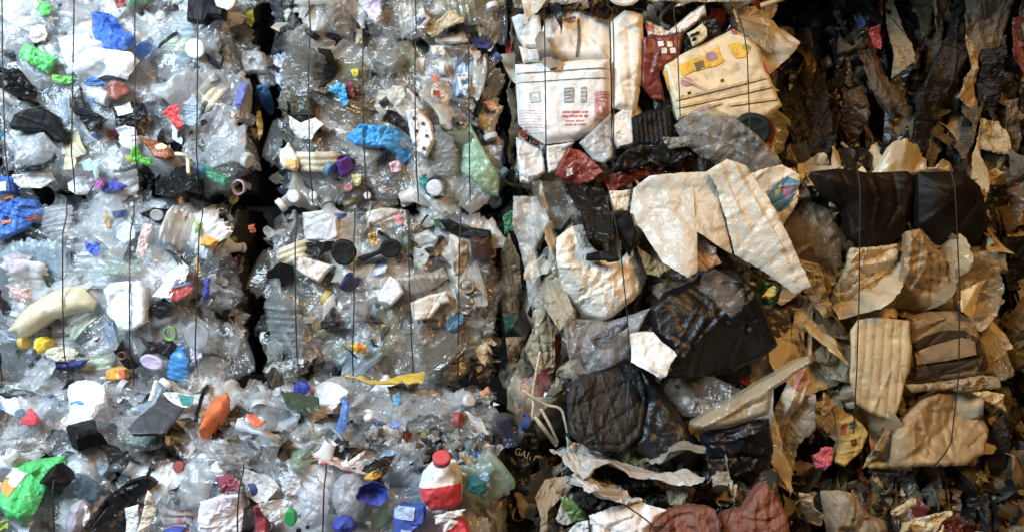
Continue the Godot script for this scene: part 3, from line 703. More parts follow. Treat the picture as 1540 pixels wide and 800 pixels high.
	t = put("B1", "2", "water_bottle", "bottle", "bottle with bright blue label above the white crumpled sheet", "film", "2aa0e4", [305,375, 350,340, 385,350, 395,425, 375,440, 350,390], {"c": .3, "lift": .045})
	put("B1", "2", "plastic_scrap", "scrap", "dark red scrap beside the bright blue label", "film", "8a3a44", [378,345, 410,335, 418,395, 395,405, 380,375], {"c": .3, "lift": .045})
	put("B1", "2", "plastic_scrap", "scrap", "dark olive square block below the clear square jug", "hard", "3a4030", [155,385, 250,392, 250,465, 165,470], {"lift": .045, "c": .2})
	put("B1", "2", "plastic_sheet", "sheet", "white torn sheet below the dark olive block", "film", "ece8e2", [155,470, 200,500, 260,480, 300,510, 250,570, 190,560, 160,520], {"c": .4, "lift": .04})
	put("B1", "2", "plastic_bag", "bag", "bright blue bag stretched across the middle of its bale", "bag", "1f90e0", [385,562, 440,512, 560,518, 625,552, 645,640, 610,660, 580,625, 540,602, 470,600, 420,592], {"c": .25, "lift": .05, "b": .02})
	put("B1", "2", "plastic_bag", "bag", "black film lump above the bright blue bag", "bag", "1c1b1b", [530,500, 550,455, 590,460, 630,510, 632,550, 590,520], {"c": .5, "lift": .045})
	t = put("B1", "2", "speckled_bottle", "bottle", "white bottle with dark specks beside the bright blue bag", "hard", "e8eaea", [620,452, 670,440, 722,500, 738,570, 705,642, 660,622, 640,560], {"lift": .055, "b": .03})
	for q in [[650, 480], [685, 500], [660, 530], [700, 550], [655, 585], [690, 600]]: patch(t, "print_mark", "print", "33343a", [q[0], q[1], q[0] + 12, q[1] + 3, q[0] + 10, q[1] + 16, q[0] - 2, q[1] + 12], {"h": .004})
	turned("B1", "2", "crushed_bottle", "bottle", "dull grey crumpled bottle beside the green bag", "bottle", "tint", "9a9c98", 770, 610, 120, 205, {"variant": 4, "turn": 6})
	put("B1", "2", "plastic_bag", "bag", "pale green translucent bag gathered near the dark gap", "tint", "9cd0a8", [840,560, 872,492, 925,600, 990,715, 985,790, 930,780, 880,722, 838,690], {"c": .3, "rib": .012, "rib_a": .003, "rib_to": 25, "lift": .04, "d": .02})
	put("B1", "2", "purple_cap", "cap", "purple square cap beside a yellow scrap", "hard", "5a1c94", [345,650, 400,632, 415,680, 360,712], {"lift": .05, "b": .02})
	put("B1", "2", "plastic_scrap", "scrap", "pale yellow scrap beside the purple square cap", "film", "e0d488", [405,705, 440,702, 438,750, 410,748], {"c": .3, "lift": .045})
	t = put("B1", "2", "juice_bottle", "bottle", "white bottle with orange yellow label at the bale edge", "hard", "ecebe6", [110,600, 150,580, 185,620, 195,680, 150,690, 115,660], {"lift": .045})
	patch(t, "label", "print", "e8a648", [140,640, 190,650, 188,685, 145,682], {})
	put("B1", "2", "plastic_scrap", "scrap", "teal scrap beside the dark ringed white cap", "film", "1a8a88", [665,715, 700,700, 705,755, 680,765], {"c": .3, "lift": .045})
	turned("B1", "2", "jar_ring", "lid", "dark ring round a white cap near the bottom of its bale", "ring", "hard", "23282c", 736, 755, 92, 92, {"lift": .04})
	turned("B1", "2", "bottle_cap", "cap", "round white cap inside a dark ring", "cap", "hard", "dfe4ea", 736, 755, 66, 66, {"lift": .05})
	put("B1", "2", "label_scrap", "label", "pink and white label scrap below the bright blue bag", "film", "e8b0c0", [550,660, 590,650, 605,690, 560,700], {"c": .3, "lift": .05})
	t = put("B1", "2", "label_scrap", "label", "white label with red square near the dark gap", "film", "e6dcd0", [720,365, 775,368, 770,415, 725,410], {"c": .2, "lift": .045})
	patch(t, "print_mark", "print", "a8342c", [735,375, 755,376, 753,402, 735,400], {})
	put("B1", "2", "plastic_scrap", "scrap", "small orange red scrap above the red square label", "film", "d8522c", [720,315, 750,312, 748,340, 722,338], {"c": .3, "lift": .045})
	t = put("B1", "2", "label_scrap", "label", "white label with blue marks near the dark gap", "film", "d8dcdc", [820,305, 870,300, 878,365, 835,370], {"c": .3, "lift": .04})
	patch(t, "print_mark", "print", "3a6a9a", [835,325, 865,320, 868,345, 840,350], {})
	put("B1", "2", "plastic_scrap", "scrap", "white bright scrap under the upper bale edge", "film", "eeecea", [715,185, 770,180, 772,218, 722,220], {"c": .3, "lift": .045})
	put("B1", "2", "plastic_scrap", "scrap", "small bright yellow scrap above the dark red scrap", "film", "e2d22c", [400,290, 432,285, 430,318, 408,315], {"c": .3, "lift": .045})
	put("B1", "2", "plastic_scrap", "scrap", "golden scrap at the bottom edge of its bale", "film", "d89a28", [640,765, 680,755, 690,795, 650,800], {"c": .4, "lift": .045})
	put("B1", "2", "plastic_scrap", "scrap", "pinkish red scrap below the purple square cap", "film", "cc6068", [350,740, 400,735, 405,765, 360,772], {"c": .4, "lift": .045})
	var where := ["under the white bottle with orange label", "second along the bottom edge", "below the pinkish red scrap"]
	for q in [[165, 785, 52, 0], [243, 783, 34, 1], [460, 783, 30, 2]]: turned("B1", "2", "bottle_cap", "cap", "small white cap " + where[q[3]], "cap", "hard", "eeece8", q[0], q[1], q[2], q[2], {"lift": .045})
	put("B1", "2", "white_jug", "jug", "creamy white jug piece in the middle above the blue bag", "milky", "f0ece2", [540,365, 600,345, 620,390, 590,430, 550,420], {"lift": .035, "c": .3})
	put("B1", "2", "clear_dome", "lid", "dark edged clear dome under the upper bale edge", "tint", "8a8880", [460,245, 520,195, 590,180, 620,240, 590,300, 520,310], {"b": .05, "edge": .05, "lift": .03})
	put("B1", "2", "plastic_scrap", "scrap", "orange and white scrap at the dark gap", "film", "d8a078", [920,410, 960,400, 985,430, 950,445], {"c": .4})
	# middle bale, first column
	t = put("A2", "5", "plastic_bag", "bag", "blue woven bag with orange marks at the picture edge", "bag", "1e58b8", [-20,105, 60,75, 150,82, 172,138, 120,200, 45,240, -20,245], {"c": .3, "lift": .045, "b": .03})
	for q in [[30, 170], [120, 152], [25, 75]]: patch(t, "print_mark", "print", "c85a38", [q[0], q[1], q[0] + 38, q[1] - 10, q[0] + 40, q[1] + 4, q[0] + 4, q[1] + 16], {})
	turned("A2", "5", "clear_cup", "cup", "large clear cup with an orange yellow scrap inside it", "dome", "clear", "e8e8e4", 400, 170, 175, 180, {"deep": .8, "lift": .02})
	put("A2", "5", "plastic_scrap", "scrap", "orange yellow scrap inside the large clear cup", "film", "dcae62", [415,140, 440,132, 445,190, 425,200], {"c": .3, "lift": .03})
	put("A2", "5", "crumpled_jug", "jug", "white crumpled jug below the clear cup", "milky", "f4f6f8", [475,195, 520,170, 560,195, 560,240, 520,255, 480,235], {"lift": .04, "c": .45, "creases": 12})
	put("A2", "5", "crumpled_jug", "jug", "small white crumpled piece under the white jug", "milky", "e6eaf0", [470,270, 510,255, 525,300, 495,325, 468,305], {"lift": .04, "c": .45})
	put("A2", "5", "plastic_scrap", "scrap", "royal blue scrap above the white tray", "film", "2348c0", [360,255, 410,255, 432,300, 405,318, 385,295], {"c": .3, "lift": .045})
	put("A2", "5", "label_scrap", "label", "pale pink upright label beside the white crumpled jug", "film", "e2c4be", [580,225, 605,180, 632,185, 615,270, 600,318, 572,300], {"c": .2, "lift": .045})
	put("A2", "5", "bottle_cap", "cap", "bright orange oval cap near the gap", "hard", "f49a1c", [815,235, 850,225, 885,248, 865,275, 820,265], {"lift": .05})
	put("A2", "5", "plastic_scrap", "scrap", "light green upright scrap beside the orange cap", "film", "8cc850", [788,165, 808,160, 815,215, 798,225], {"c": .3, "lift": .045})
	put("A2", "5", "plastic_sheet", "sheet", "pale crumpled sheet beside the red and blue label", "film", "dfe8e6", [645,465, 680,372, 740,322, 782,350, 770,400, 735,420, 720,470], {"c": .4, "lift": .04})
	t = put("A2", "5", "label_sheet", "label", "red and grey blue label beside the pale crumpled sheet", "film", "b83a3e", [705,465, 725,400, 790,385, 790,440, 740,490], {"c": .25, "lift": .05})
	patch(t, "label_half", "print", "6a7a98", [722,405, 788,388, 788,420, 718,435], {})
	put("A2", "5", "plastic_bag", "bag", "black bag below the pale crumpled sheet", "bag", "1c1c1e", [625,490, 680,470, 720,500, 690,540, 640,560], {"c": .5, "lift": .04})
	put("A2", "5", "food_tray", "tray", "white rounded tray in the middle of its bale", "hard", "eef4fa", [445,440, 470,415, 530,406, 590,405, 608,440, 613,500, 610,572, 560,602, 510,602, 488,565], {"lift": .06, "b": .014, "edge": .012, "c": .05, "folds": 1, "fold": .3, "dents_at": [[530, 500, .052, .006]]})
	put("A2", "5", "domed_lid", "lid", "large beige domed shell with torn ends", "hard", "d8cca2", [70,600, 110,545, 150,500, 220,455, 290,428, 350,430, 402,488, 390,522, 300,540, 230,560, 130,632], {"lift": .055, "b": .04, "edge": .06, "c": .08, "folds": 3, "fold": .4})
	put("A2", "5", "yellow_cap", "cap", "bright yellow cap below the beige shell", "hard", "f0cc1c", [165,640, 190,622, 218,640, 215,680, 185,692, 165,672], {"lift": .055})
	put("A2", "5", "plastic_scrap", "scrap", "cream torn scrap on the navy curved strip", "film", "e4e0c4", [210,690, 260,665, 330,672, 340,700, 300,728, 250,722], {"c": .2, "lift": .055})
	put("A2", "5", "curved_strip", "strip", "navy blue curved strip under the cream scrap", "hard", "1c2888", [175,705, 230,712, 300,728, 380,715, 360,740, 290,752, 215,742], {"lift": .045, "d": .03})
	turned("A2", "5", "oval_lid", "lid", "lilac oval lid beside the blue bottle", "lid", "hard", "cfb8de", 630, 725, 98, 58, {"turn": -12, "lift": .05})
	turned("A2", "5", "blue_bottle", "bottle", "squashed bright blue bottle at the bottom of its bale", "bottle", "hard", "2a84d6", 738, 735, 100, 140, {"variant": 2, "turn": -14, "lift": .05})
	turned("A2", "5", "milk_jug", "lid", "pale bluish white round base beside the blue bottle", "lid", "milky", "e8eef8", 810, 620, 100, 115, {"lift": .045})
	put("A2", "5", "plastic_scrap", "scrap", "lilac white scrap below the pale round base", "film", "d8cce4", [775,665, 820,660, 825,710, 785,730], {"c": .3, "lift": .04})
	turned("A2", "5", "black_disc", "lid", "black disc cut off by the picture edge", "lid", "rubber", "111114", 0, 712, 72, 145, {"lift": .05})
	put("A2", "5", "plastic_strip", "strip", "indigo upright strip near the gap", "film", "3034a8", [828,395, 850,390, 852,480, 832,485], {"c": .3, "lift": .04})
	t = put("A2", "5", "shampoo_bottle", "bottle", "orange and yellow bottle at the bottom edge of its bale", "hard", "f0a01e", [420,765, 455,752, 510,755, 515,795, 470,808, 425,800], {"lift": .055, "b": .03})
	patch(t, "label", "print", "d8482a", [480,760, 508,760, 510,792, 488,800], {})
	t = put("A2", "5", "food_bowl", "bowl", "clear bowl with white and red paper inside", "milky", "d8d8d8", [35,770, 70,750, 140,755, 155,790, 130,830, 70,840, 35,810], {"lift": .035, "b": .03})
	patch(t, "paper", "print", "eef2f6", [70,765, 135,760, 140,785, 75,790], {})
	patch(t, "paper", "print", "c85a5a", [80,790, 130,788, 125,805, 90,808], {})
	put("A2", "5", "plastic_scrap", "scrap", "pale lilac crumpled patch below the blue woven bag", "milky", "e0cce0", [25,305, 80,285, 140,310, 135,350, 90,375, 40,350], {"c": .4, "lift": .035})
	put("A2", "5", "label_scrap", "label", "pale pink torn label above the beige shell", "film", "dcaaa8", [65,430, 145,432, 150,470, 110,500, 80,490], {"c": .4, "lift": .035})
	turned("A2", "5", "ring_cap", "cap", "small yellow ring at the picture edge", "ring", "hard", "c0b040", 15, 595, 38, 42, {"lift": .05})
	turned("A2", "5", "ring_cap", "cap", "lime green ring in dark scraps above the lilac oval lid", "ring", "hard", "7ab83c", 706, 612, 52, 60, {"lift": .05})
	turned("A2", "5", "ring_cap", "cap", "small rust brown ring below the white tray", "ring", "hard", "8a4c38", 514, 700, 36, 34, {"lift": .05})
	put("A2", "5", "plastic_bag", "bag", "dark film under the lime green ring", "bag", "26282a", [580,625, 640,650, 700,640, 730,660, 690,710, 620,680], {"c": .4, "lift": .035})
	put("A2", "5", "plastic_bag", "bag", "black film behind a grey lid at the top of its bale", "bag", "16161a", [565,140, 620,115, 690,120, 760,150, 745,195, 700,200, 640,180], {"c": .4, "lift": .035})
	turned("A2", "5", "round_cover", "lid", "small grey lid in front of black film", "lid", "hard", "a8a49c", 642, 145, 56, 46, {"lift": .055})
	put("A2", "5", "plastic_scrap", "scrap", "yellow amber stick shaped scrap below the orange cap", "film", "d8a85a", [795,320, 812,318, 820,385, 800,385], {"c": .2, "lift": .04})
	put("A2", "5", "plastic_scrap", "scrap", "small orange scrap at the top corner by the gap", "film", "d86a3a", [965,180, 990,175, 998,205, 975,210], {"c": .3, "lift": .03})
	put("A2", "5", "plastic_scrap", "scrap", "dark magenta scrap near the gap", "film", "6a2458", [905,315, 935,308, 940,335, 912,338], {"c": .3, "lift": .04})
	# middle bale, second column
	put("B2", "6", "foam_tray", "tray", "light grey square tray above the black film", "hard", "d4d4d6", [205,135, 290,125, 345,150, 352,235, 325,248, 215,248, 208,190], {"lift": .05, "b": .015, "c": .06})
	put("B2", "6", "plastic_bag", "bag", "black film under the light grey square tray", "bag", "191818", [215,252, 330,250, 320,285, 280,315, 210,300], {"c": .35, "lift": .04})
	turned("B2", "6", "black_disc", "lid", "black round disc beside the light grey square tray", "lid", "rubber", "1c1a19", 378, 292, 98, 104, {"lift": .055})
	turned("B2", "6", "black_disc", "lid", "black oval disc in the middle of its bale", "lid", "rubber", "1a1817", 562, 278, 86, 72, {"lift": .055, "turn": 15})
	put("B2", "6", "plastic_strip", "strip", "dark navy handle strip beside the black oval disc", "rubber", "1d1d28", [425,315, 470,298, 520,280, 525,298, 480,315, 440,330], {"lift": .05})
	put("B2", "6", "funnel", "funnel", "white funnel shaped piece below the black film", "hard", "eeeae2", [165,310, 200,305, 290,332, 335,345, 300,380, 280,412, 235,392, 195,365], {"lift": .05, "c": .25})
	put("B2", "6", "plastic_scrap", "scrap", "dark blue bunched scrap below the black round disc", "bag", "24285a", [385,380, 425,360, 440,400, 420,445, 375,448, 360,425], {"c": .5, "lift": .045})
	put("B2", "6", "food_tray", "tray", "white tray corner shaped like a kite", "hard", "ecebf6", [510,460, 560,388, 608,412, 613,450, 565,510, 522,492], {"lift": .06, "b": .012, "c": .08})
	put("B2", "6", "flattened_carton", "carton", "cream flattened carton beside the ribbed clear bottle", "hard", "e4dac6", [638,492, 700,465, 780,445, 797,490, 760,500, 722,550, 652,566], {"lift": .055, "b": .012, "c": .12})
	put("B2", "6", "clear_dome", "lid", "grey translucent dome below the cream carton", "milky", "b8b4b0", [650,572, 690,570, 728,640, 820,660, 795,692, 690,692, 655,650], {"lift": .035, "b": .04, "edge": .05, "d": .03})
	put("B2", "6", "ribbed_bottle", "bottle", "ribbed clear bottle lying above the cream carton", "milky", "d8d4c8", [610,400, 640,385, 720,370, 765,350, 785,395, 740,430, 650,455, 620,440], {"lift": .04, "rib": .018, "rib_a": .005, "rib_to": 15, "b": .03, "edge": .03})
	turned("B2", "6", "white_cup", "cup", "small white rounded cup in the middle of its bale", "dome", "milky", "e6ecec", 430, 535, 82, 80, {"lift": .03})
	t = put("B2", "6", "snack_wrapper", "wrapper", "yellow and orange wrapper near the bottom of its bale", "film", "e8b41c", [392,660, 430,645, 465,660, 460,695, 420,690], {"c": .4, "lift": .05})
	patch(t, "print_mark", "print", "dc6a28", [430,650, 462,662, 455,690, 435,680], {})
	turned("B2", "6", "brown_jar", "jar", "dark brown jar at the dark gap", "jar", "hard", "4a2c22", 920, 270, 90, 130, {"tip": -70, "lift": .02, "deep": .8})
	put("B2", "6", "plastic_slab", "slab", "black slab lying above the brown jar", "rubber", "1c1816", [750,165, 790,160, 850,190, 955,205, 960,240, 890,245, 830,232, 780,205], {"lift": .04})
	put("B2", "6", "plastic_scrap", "scrap", "small red scrap at the top of the brownish bale", "film", "d02a22", [840,125, 870,122, 872,168, 842,165], {"c": .3, "lift": .045})
	put("B2", "6", "plastic_scrap", "scrap", "small dark green scrap beside the black slab", "film", "2a6a34", [725,160, 755,155, 758,195, 728,192], {"c": .3, "lift": .045})
	put("B2", "6", "label_sheet", "label", "white printed label sheet at the top of its bale", "film", "e4dfd8", [450,130, 530,112, 615,120, 610,180, 540,200, 460,180], {"c": .3, "lift": .04})
	put("B2", "6", "label_scrap", "label", "pink marked label scrap on the white printed sheet", "film", "dc8a94", [565,145, 605,140, 608,180, 572,182], {"c": .3, "lift": .06})
	put("B2", "6", "plastic_scrap", "scrap", "yellow brown scrap below the white printed sheet", "film", "d8ae4c", [470,220, 500,210, 510,260, 480,262], {"c": .3, "lift": .045})
	put("B2", "6", "plastic_scrap", "scrap", "dusty blue scrap below the cream carton", "film", "3f6c8c", [775,560, 830,525, 850,555, 830,600, 785,605], {"c": .35, "lift": .035})
	turned("B2", "6", "tall_bottle", "bottle", "tall grey green clear bottle at the bale corner", "bottle", "milky", "8e9a9a", 140, 560, 190, 340, {"variant": 3, "turn": 4, "lift": .03})
	put("B2", "6", "tan_scrap", "scrap", "tan wedge scrap near the lower dark gap", "film", "b89a6c", [885,680, 940,650, 948,720, 935,742, 910,720], {"c": .25, "lift": .05})
	turned("B2", "6", "ring_cap", "cap", "small blue ring beside the white printed sheet", "ring", "hard", "4a86b8", 428, 148, 36, 44, {"lift": .05})
	put("B2", "6", "plastic_scrap", "scrap", "dark red scrap below the dusty blue scrap", "film", "8a2820", [835,630, 870,625, 868,670, 838,668], {"c": .35, "lift": .03})
	turned("B2", "6", "ring_cap", "cap", "tan ring beside the ribbed clear bottle", "ring", "hard", "a8906a", 862, 425, 62, 60, {"lift": .04})
	put("B2", "6", "tan_scrap", "scrap", "upright tan scrap above the tan ring", "dirty", "b09878", [805,335, 835,240, 870,255, 868,330, 840,385, 812,385], {"c": .3, "lift": .03})
	put("B2", "6", "plastic_bag", "bag", "black film patch beside the white funnel", "bag", "141415", [70,380, 130,330, 170,345, 175,400, 130,440, 100,480, 75,450], {"c": .5, "lift": .03})
	put("B2", "6", "plastic_scrap", "scrap", "white and green jug piece beside the black oval disc", "milky", "dfe4d4", [640,300, 690,275, 718,300, 700,345, 650,355], {"c": .3, "lift": .045})
	put("B2", "6", "plastic_scrap", "scrap", "white crumpled square piece above the cream carton", "milky", "e6e4dc", [655,220, 700,200, 745,235, 735,275, 690,290, 660,260], {"c": .4, "lift": .04})
	# low wide bale: front
	t = put("L3", "9", "plastic_bag", "bag", "bright green bag with a white and orange label", "bag", "3cc45c", [30,640, 45,560, 70,490, 180,460, 290,450, 300,490, 245,560, 225,680, 185,720, 110,700], {"c": .35, "lift": .05, "b": .035, "edge": .05})
	patch(t, "label", "print", "e6e2e2", [75,492, 152,515, 128,568, 40,540], {"proud": .003})
	patch(t, "label", "print", "f08c28", [38,545, 128,565, 112,602, 32,578], {"proud": .003})
	put("L3", "9", "funnel", "funnel", "black cone shaped piece beside the bright green bag", "rubber", "121313", [222,555, 260,500, 302,466, 340,500, 372,545, 340,575, 300,586], {"lift": .075, "b": .035, "edge": .04})
	put("L3t", "9", "plastic_tub", "tub", "black wedge shaped tub behind the black cone", "rubber", "100f10", [315,392, 400,362, 480,358, 550,372, 500,425, 430,440, 365,470, 330,440], {"lift": .05})
	put("L3t", "9", "plastic_slab", "panel", "dark grey flat panel lying on top of the low bale", "hard", "4c4e52", [600,425, 680,345, 755,285, 862,322, 775,440, 690,450, 620,452], {"lift": .06, "b": .006, "d": .012, "c": .05})
	put("L3t", "9", "plastic_scrap", "scrap", "brown black scrap between the wedge tub and grey panel", "bag", "231e1d", [490,440, 560,385, 600,430, 560,460, 500,500], {"lift": .045})
	put("L3", "9", "plastic_bag", "bag", "big glossy black bag below the dark grey panel", "bag", "131316", [440,800, 470,700, 540,610, 620,545, 720,512, 742,558, 700,610, 640,640, 622,700, 620,820], {"c": .5, "lift": .06, "b": .03, "creases": 14})
	put("L3", "9", "plastic_sheet", "sheet", "upright white sheet piece beside the glossy black bag", "film", "eeeef0", [620,662, 685,642, 688,700, 670,830, 630,830], {"c": .15, "lift": .065})
	put("L3", "9", "plastic_sheet", "sheet", "cream and white folded strip beside the upright white sheet", "film", "e8e0cc", [700,690, 722,580, 745,600, 755,680, 735,740, 700,790, 685,760], {"c": .2, "lift": .06})
	put("L3", "9", "plastic_bag", "bag", "blue green translucent bag beside the black cone", "tint", "48748c", [350,560, 400,500, 480,560, 510,600, 450,660, 390,640], {"c": .4, "lift": .04, "d": .01})
	put("L3", "9", "crushed_bottle", "bottle", "grey lilac oval bottle at the lower edge", "hard", "b0a8b6", [335,740, 360,660, 410,630, 440,660, 430,740, 400,820, 340,820], {"lift": .055, "b": .035, "edge": .04, "c": .05})
	put("L3", "9", "plastic_scrap", "scrap", "white edge strip beside the grey lilac bottle", "film", "f0ece8", [432,660, 450,655, 455,720, 430,770, 425,730], {"lift": .06, "c": .1})
	put("L3t", "9", "red_cone", "scrap", "red cone shaped scrap above the bright green bag", "film", "d8303e", [105,382, 130,340, 155,308, 180,340, 202,372, 178,392], {"c": .2, "lift": .055, "b": .02})
	t = put("L3t", "9", "plastic_bag", "bag", "white bag with a thin blue stripe on the low bale", "film", "e8eef2", [320,210, 400,185, 500,205, 505,285, 440,360, 325,362], {"c": .3, "lift": .045, "b": .025})
	patch(t, "stripe", "print", "3f8ad0", [330,258, 360,262, 398,285, 392,296, 355,275, 330,270], {})
	put("L3t", "9", "plastic_slab", "slab", "orange red slab standing on the low bale", "hard", "e05c20", [925,390, 940,340, 1000,262, 1060,232, 1072,272, 1030,330, 960,382], {"lift": .05, "c": .15})
	put("L3t", "9", "plastic_strip", "strip", "black upright strip beside the orange red slab", "rubber", "141416", [905,385, 940,260, 965,185, 972,200, 945,290, 920,390], {"lift": .06, "d": .01})
	put("L3t", "9", "plastic_strip", "strip", "narrow white strip above the dark grey panel", "film", "e6e6e4", [695,290, 725,200, 745,200, 715,285], {"lift": .06, "c": .1})
	t = put("L3t", "9", "label_sheet", "label", "white and teal folded label above the grey panel", "film", "dfe9e8", [755,268, 830,245, 910,250, 900,280, 850,298, 790,285], {"lift": .05})
	patch(t, "stripe", "print", "3f9a98", [830,262, 905,255, 890,285, 850,290], {})
	t = put("L3t", "9", "food_pouch", "pouch", "red orange and white pouch between grey scraps", "film", "ea5a34", [1145,350, 1200,340, 1240,370, 1210,430, 1175,415], {"lift": .055, "c": .25})
	patch(t, "label", "print", "f2e6da", [1205,345, 1238,370, 1225,400, 1200,370], {})
	put("L3", "9", "label_sheet", "label", "white and lilac printed sheet near the lower edge", "film", "e2dfec", [950,640, 1040,610, 1135,605, 1138,790, 1090,830, 1010,830, 950,760], {"lift": .05, "c": .18})
	put("L3", "9", "plastic_scrap", "scrap", "dark red film above the white and lilac sheet", "film", "8a2c40", [1010,540, 1080,520, 1135,545, 1120,590, 1050,600], {"lift": .045, "c": .4})
	put("L3", "9", "bottle_cap", "cap", "blue cap at the lower edge below the upright white sheet", "hard", "2440b0", [775,785, 820,760, 870,768, 890,830, 780,830], {"lift": .055})
	put("L3", "9", "plastic_scrap", "scrap", "small red scrap beside the blue cap at the lower edge", "film", "c83a40", [880,775, 915,768, 930,800, 890,810], {"lift": .05})
	put("L3", "9", "plastic_film", "film", "white and pale blue crumpled film below the bright green bag", "film", "dce4f4", [65,715, 110,700, 150,735, 200,725, 190,770, 130,785, 80,765], {"lift": .045, "c": .45})
	put("L3", "9", "plastic_scrap", "scrap", "yellow green scrap at the lower corner", "film", "a4bc3c", [30,735, 60,725, 75,755, 60,785, 35,780], {"lift": .05})
	put("L3", "9", "red_jar", "jar", "dark red upright jar at the lower edge", "hard", "9c2430", [1195,660, 1225,640, 1260,660, 1258,780, 1225,830, 1200,800], {"lift": .05})
	turned("L3t", "10", "bottle_cap", "cap", "navy blue cap on top of the low bale", "dome", "hard", "1c2ca0", 228, 205, 90, 62, {"lift": .04})
	put("L3t", "10", "plastic_film", "film", "dark olive green film folded on the low bale", "film", "3e4a30", [130,222, 220,235, 310,270, 318,322, 240,335, 175,318], {"lift": .05, "c": .2})
	put("L3t", "10", "plastic_film", "film", "long yellow torn film across the top of the low bale", "film", "d8b024", [430,192, 510,172, 545,190, 620,172, 700,142, 802,130, 792,205, 700,182, 620,210, 555,224, 440,208], {"lift": .055, "c": .2})
	turned("L3t", "10", "bottle_cap", "cap", "tiny white cap on clear film in the middle of the low bale", "cap", "hard", "eef2f4", 541, 368, 44, 44, {"lift": .05})
	put("L3t", "10", "paint_scrap", "scrap", "blue stained scrap beside the tiny white cap", "film", "3a6ac0", [385,395, 410,330, 430,260, 455,300, 440,360, 425,395], {"lift": .045, "c": .4})
	put("L3t", "10", "paint_scrap", "scrap", "sky blue stained scrap below the long yellow film", "film", "5aa0d8", [650,250, 680,220, 695,270, 680,300, 655,290], {"lift": .045, "c": .4})
	put("L3t", "10", "paint_scrap", "scrap", "violet blue scrap near the red and white jug", "film", "6a82cc", [625,365, 665,350, 690,380, 650,388], {"lift": .045, "c": .4})
	t = put("L3", "10", "detergent_jug", "jug", "red and white jug with a red cap", "hard", "efeae4", [782,560, 795,500, 848,448, 948,445, 970,492, 976,560, 972,640, 930,668, 835,670, 800,625], {"lift": .08, "b": .03, "edge": .04, "c": .22, "folds": 8, "fold": .9})
	patch(t, "label", "print", "d8202a", [784,562, 870,556, 972,545, 972,640, 930,666, 838,668, 802,622], {})
	turned_on(t, "cap", "cap", "hard", "d8242c", "L3", "10", 888, 433, 82, 60, .115)
	t = put("L3", "10", "detergent_jug", "jug", "second red jug under the red and white one", "hard", "da2430", [885,740, 920,700, 985,730, 1020,800, 1000,840, 890,840], {"lift": .075, "b": .035})
	patch(t, "sleeve", "print", "efece8", [888,738, 920,704, 960,715, 930,745, 892,760], {})
	put("L3", "10", "plastic_sheet", "sheet", "white torn sleeve between the two red jugs", "film", "ece8e4", [850,690, 910,672, 995,660, 970,690, 920,710, 860,725], {"lift": .075, "c": .3})
	turned("L3", "10", "drum_cap", "cap", "teal cap beside the red and white jug", "dome", "hard", "1a8c9c", 1030, 570, 100, 76, {"lift": .045, "turn": -25})
	put("L3", "10", "plastic_scrap", "scrap", "light blue film behind the teal cap", "film", "8ab8e2", [1045,535, 1090,530, 1100,600, 1065,610], {"lift": .03})
	turned("L3", "10", "open_cap", "cap", "open navy blue cap beside the orange yellow scrap", "bowl", "hard", "1c2f9e", 572, 592, 140, 110, {"lift": .07, "turn": 18})
	put("L3", "10", "plastic_scrap", "scrap", "orange yellow scrap above the open navy cap", "film", "f0a832", [515,540, 560,505, 605,500, 600,535, 550,552], {"lift": .05})
	t = put("L3", "10", "flattened_carton", "carton", "blue carton with pale checks at the lower edge", "hard", "2a46b4", [665,720, 690,640, 800,655, 800,740, 740,790, 680,790], {"lift": .06, "c": .12})
	for q in [[668, 650], [715, 655], [700, 755]]: patch(t, "check", "print", "a8c0ee", [q[0], q[1], q[0] + 48, q[1] + 4, q[0] + 42, q[1] + 62, q[0] - 6, q[1] + 55], {})
	put("L3", "10", "milk_jug", "jug", "pale bluish white rounded jug near the green cap", "milky", "eaf0fc", [228,610, 260,555, 330,545, 365,590, 365,690, 330,760, 285,772, 240,720], {"lift": .055, "b": .04, "edge": .05, "c": .1})
	put("L3", "10", "milk_jug", "jug", "cloudy grey rounded jug beside the open navy cap", "milky", "ccd2d6", [380,570, 420,520, 480,515, 520,560, 525,660, 480,720, 410,700, 378,640], {"lift": .05, "b": .04, "edge": .05, "c": .15})
	turned("L3", "10", "bottle_cap", "cap", "royal blue cap at the lower edge between rounded jugs", "dome", "hard", "2238b0", 438, 748, 104, 96, {"lift": .055, "turn": 20})
	turned("L3", "10", "bottle_cap", "cap", "bright green cap on the bluish white jug", "cap", "hard", "1fae4c", 211, 690, 56, 80, {"lift": .075})
	put("L3", "10", "clear_dome", "lid", "green tinted clear dome above the bluish white jug", "tint", "88a878", [145,500, 180,430, 250,425, 280,480, 262,530, 200,545], {"lift": .035, "b": .04, "edge": .05})
	put("L3", "10", "label_sheet", "label", "white film with blue print beside the green cap", "film", "e2e8f0", [65,640, 130,625, 215,640, 180,735, 130,745, 95,720], {"lift": .045, "c": .35})
	put("L3t", "10", "plastic_strip", "strip", "slim white strip above the cloudy grey jug", "film", "e8e6e0", [410,500, 520,440, 518,458, 440,505], {"lift": .055, "c": .1})
	put("L3t", "10", "plastic_strip", "strip", "slim black strip beside the slim white strip", "bag", "19191a", [500,520, 600,450, 650,445, 640,470, 560,510], {"lift": .045, "c": .2})
	put("L3t", "10", "plastic_scrap", "scrap", "peach scrap near the dark gap", "film", "d89068", [1050,225, 1090,195, 1100,225, 1065,250], {"lift": .045})
	put("L3t", "10", "plastic_bag", "bag", "dark navy bag in the lower gap", "bag", "14152e", [1120,260, 1160,220, 1200,320, 1210,400, 1160,400], {"lift": .05, "c": .4})

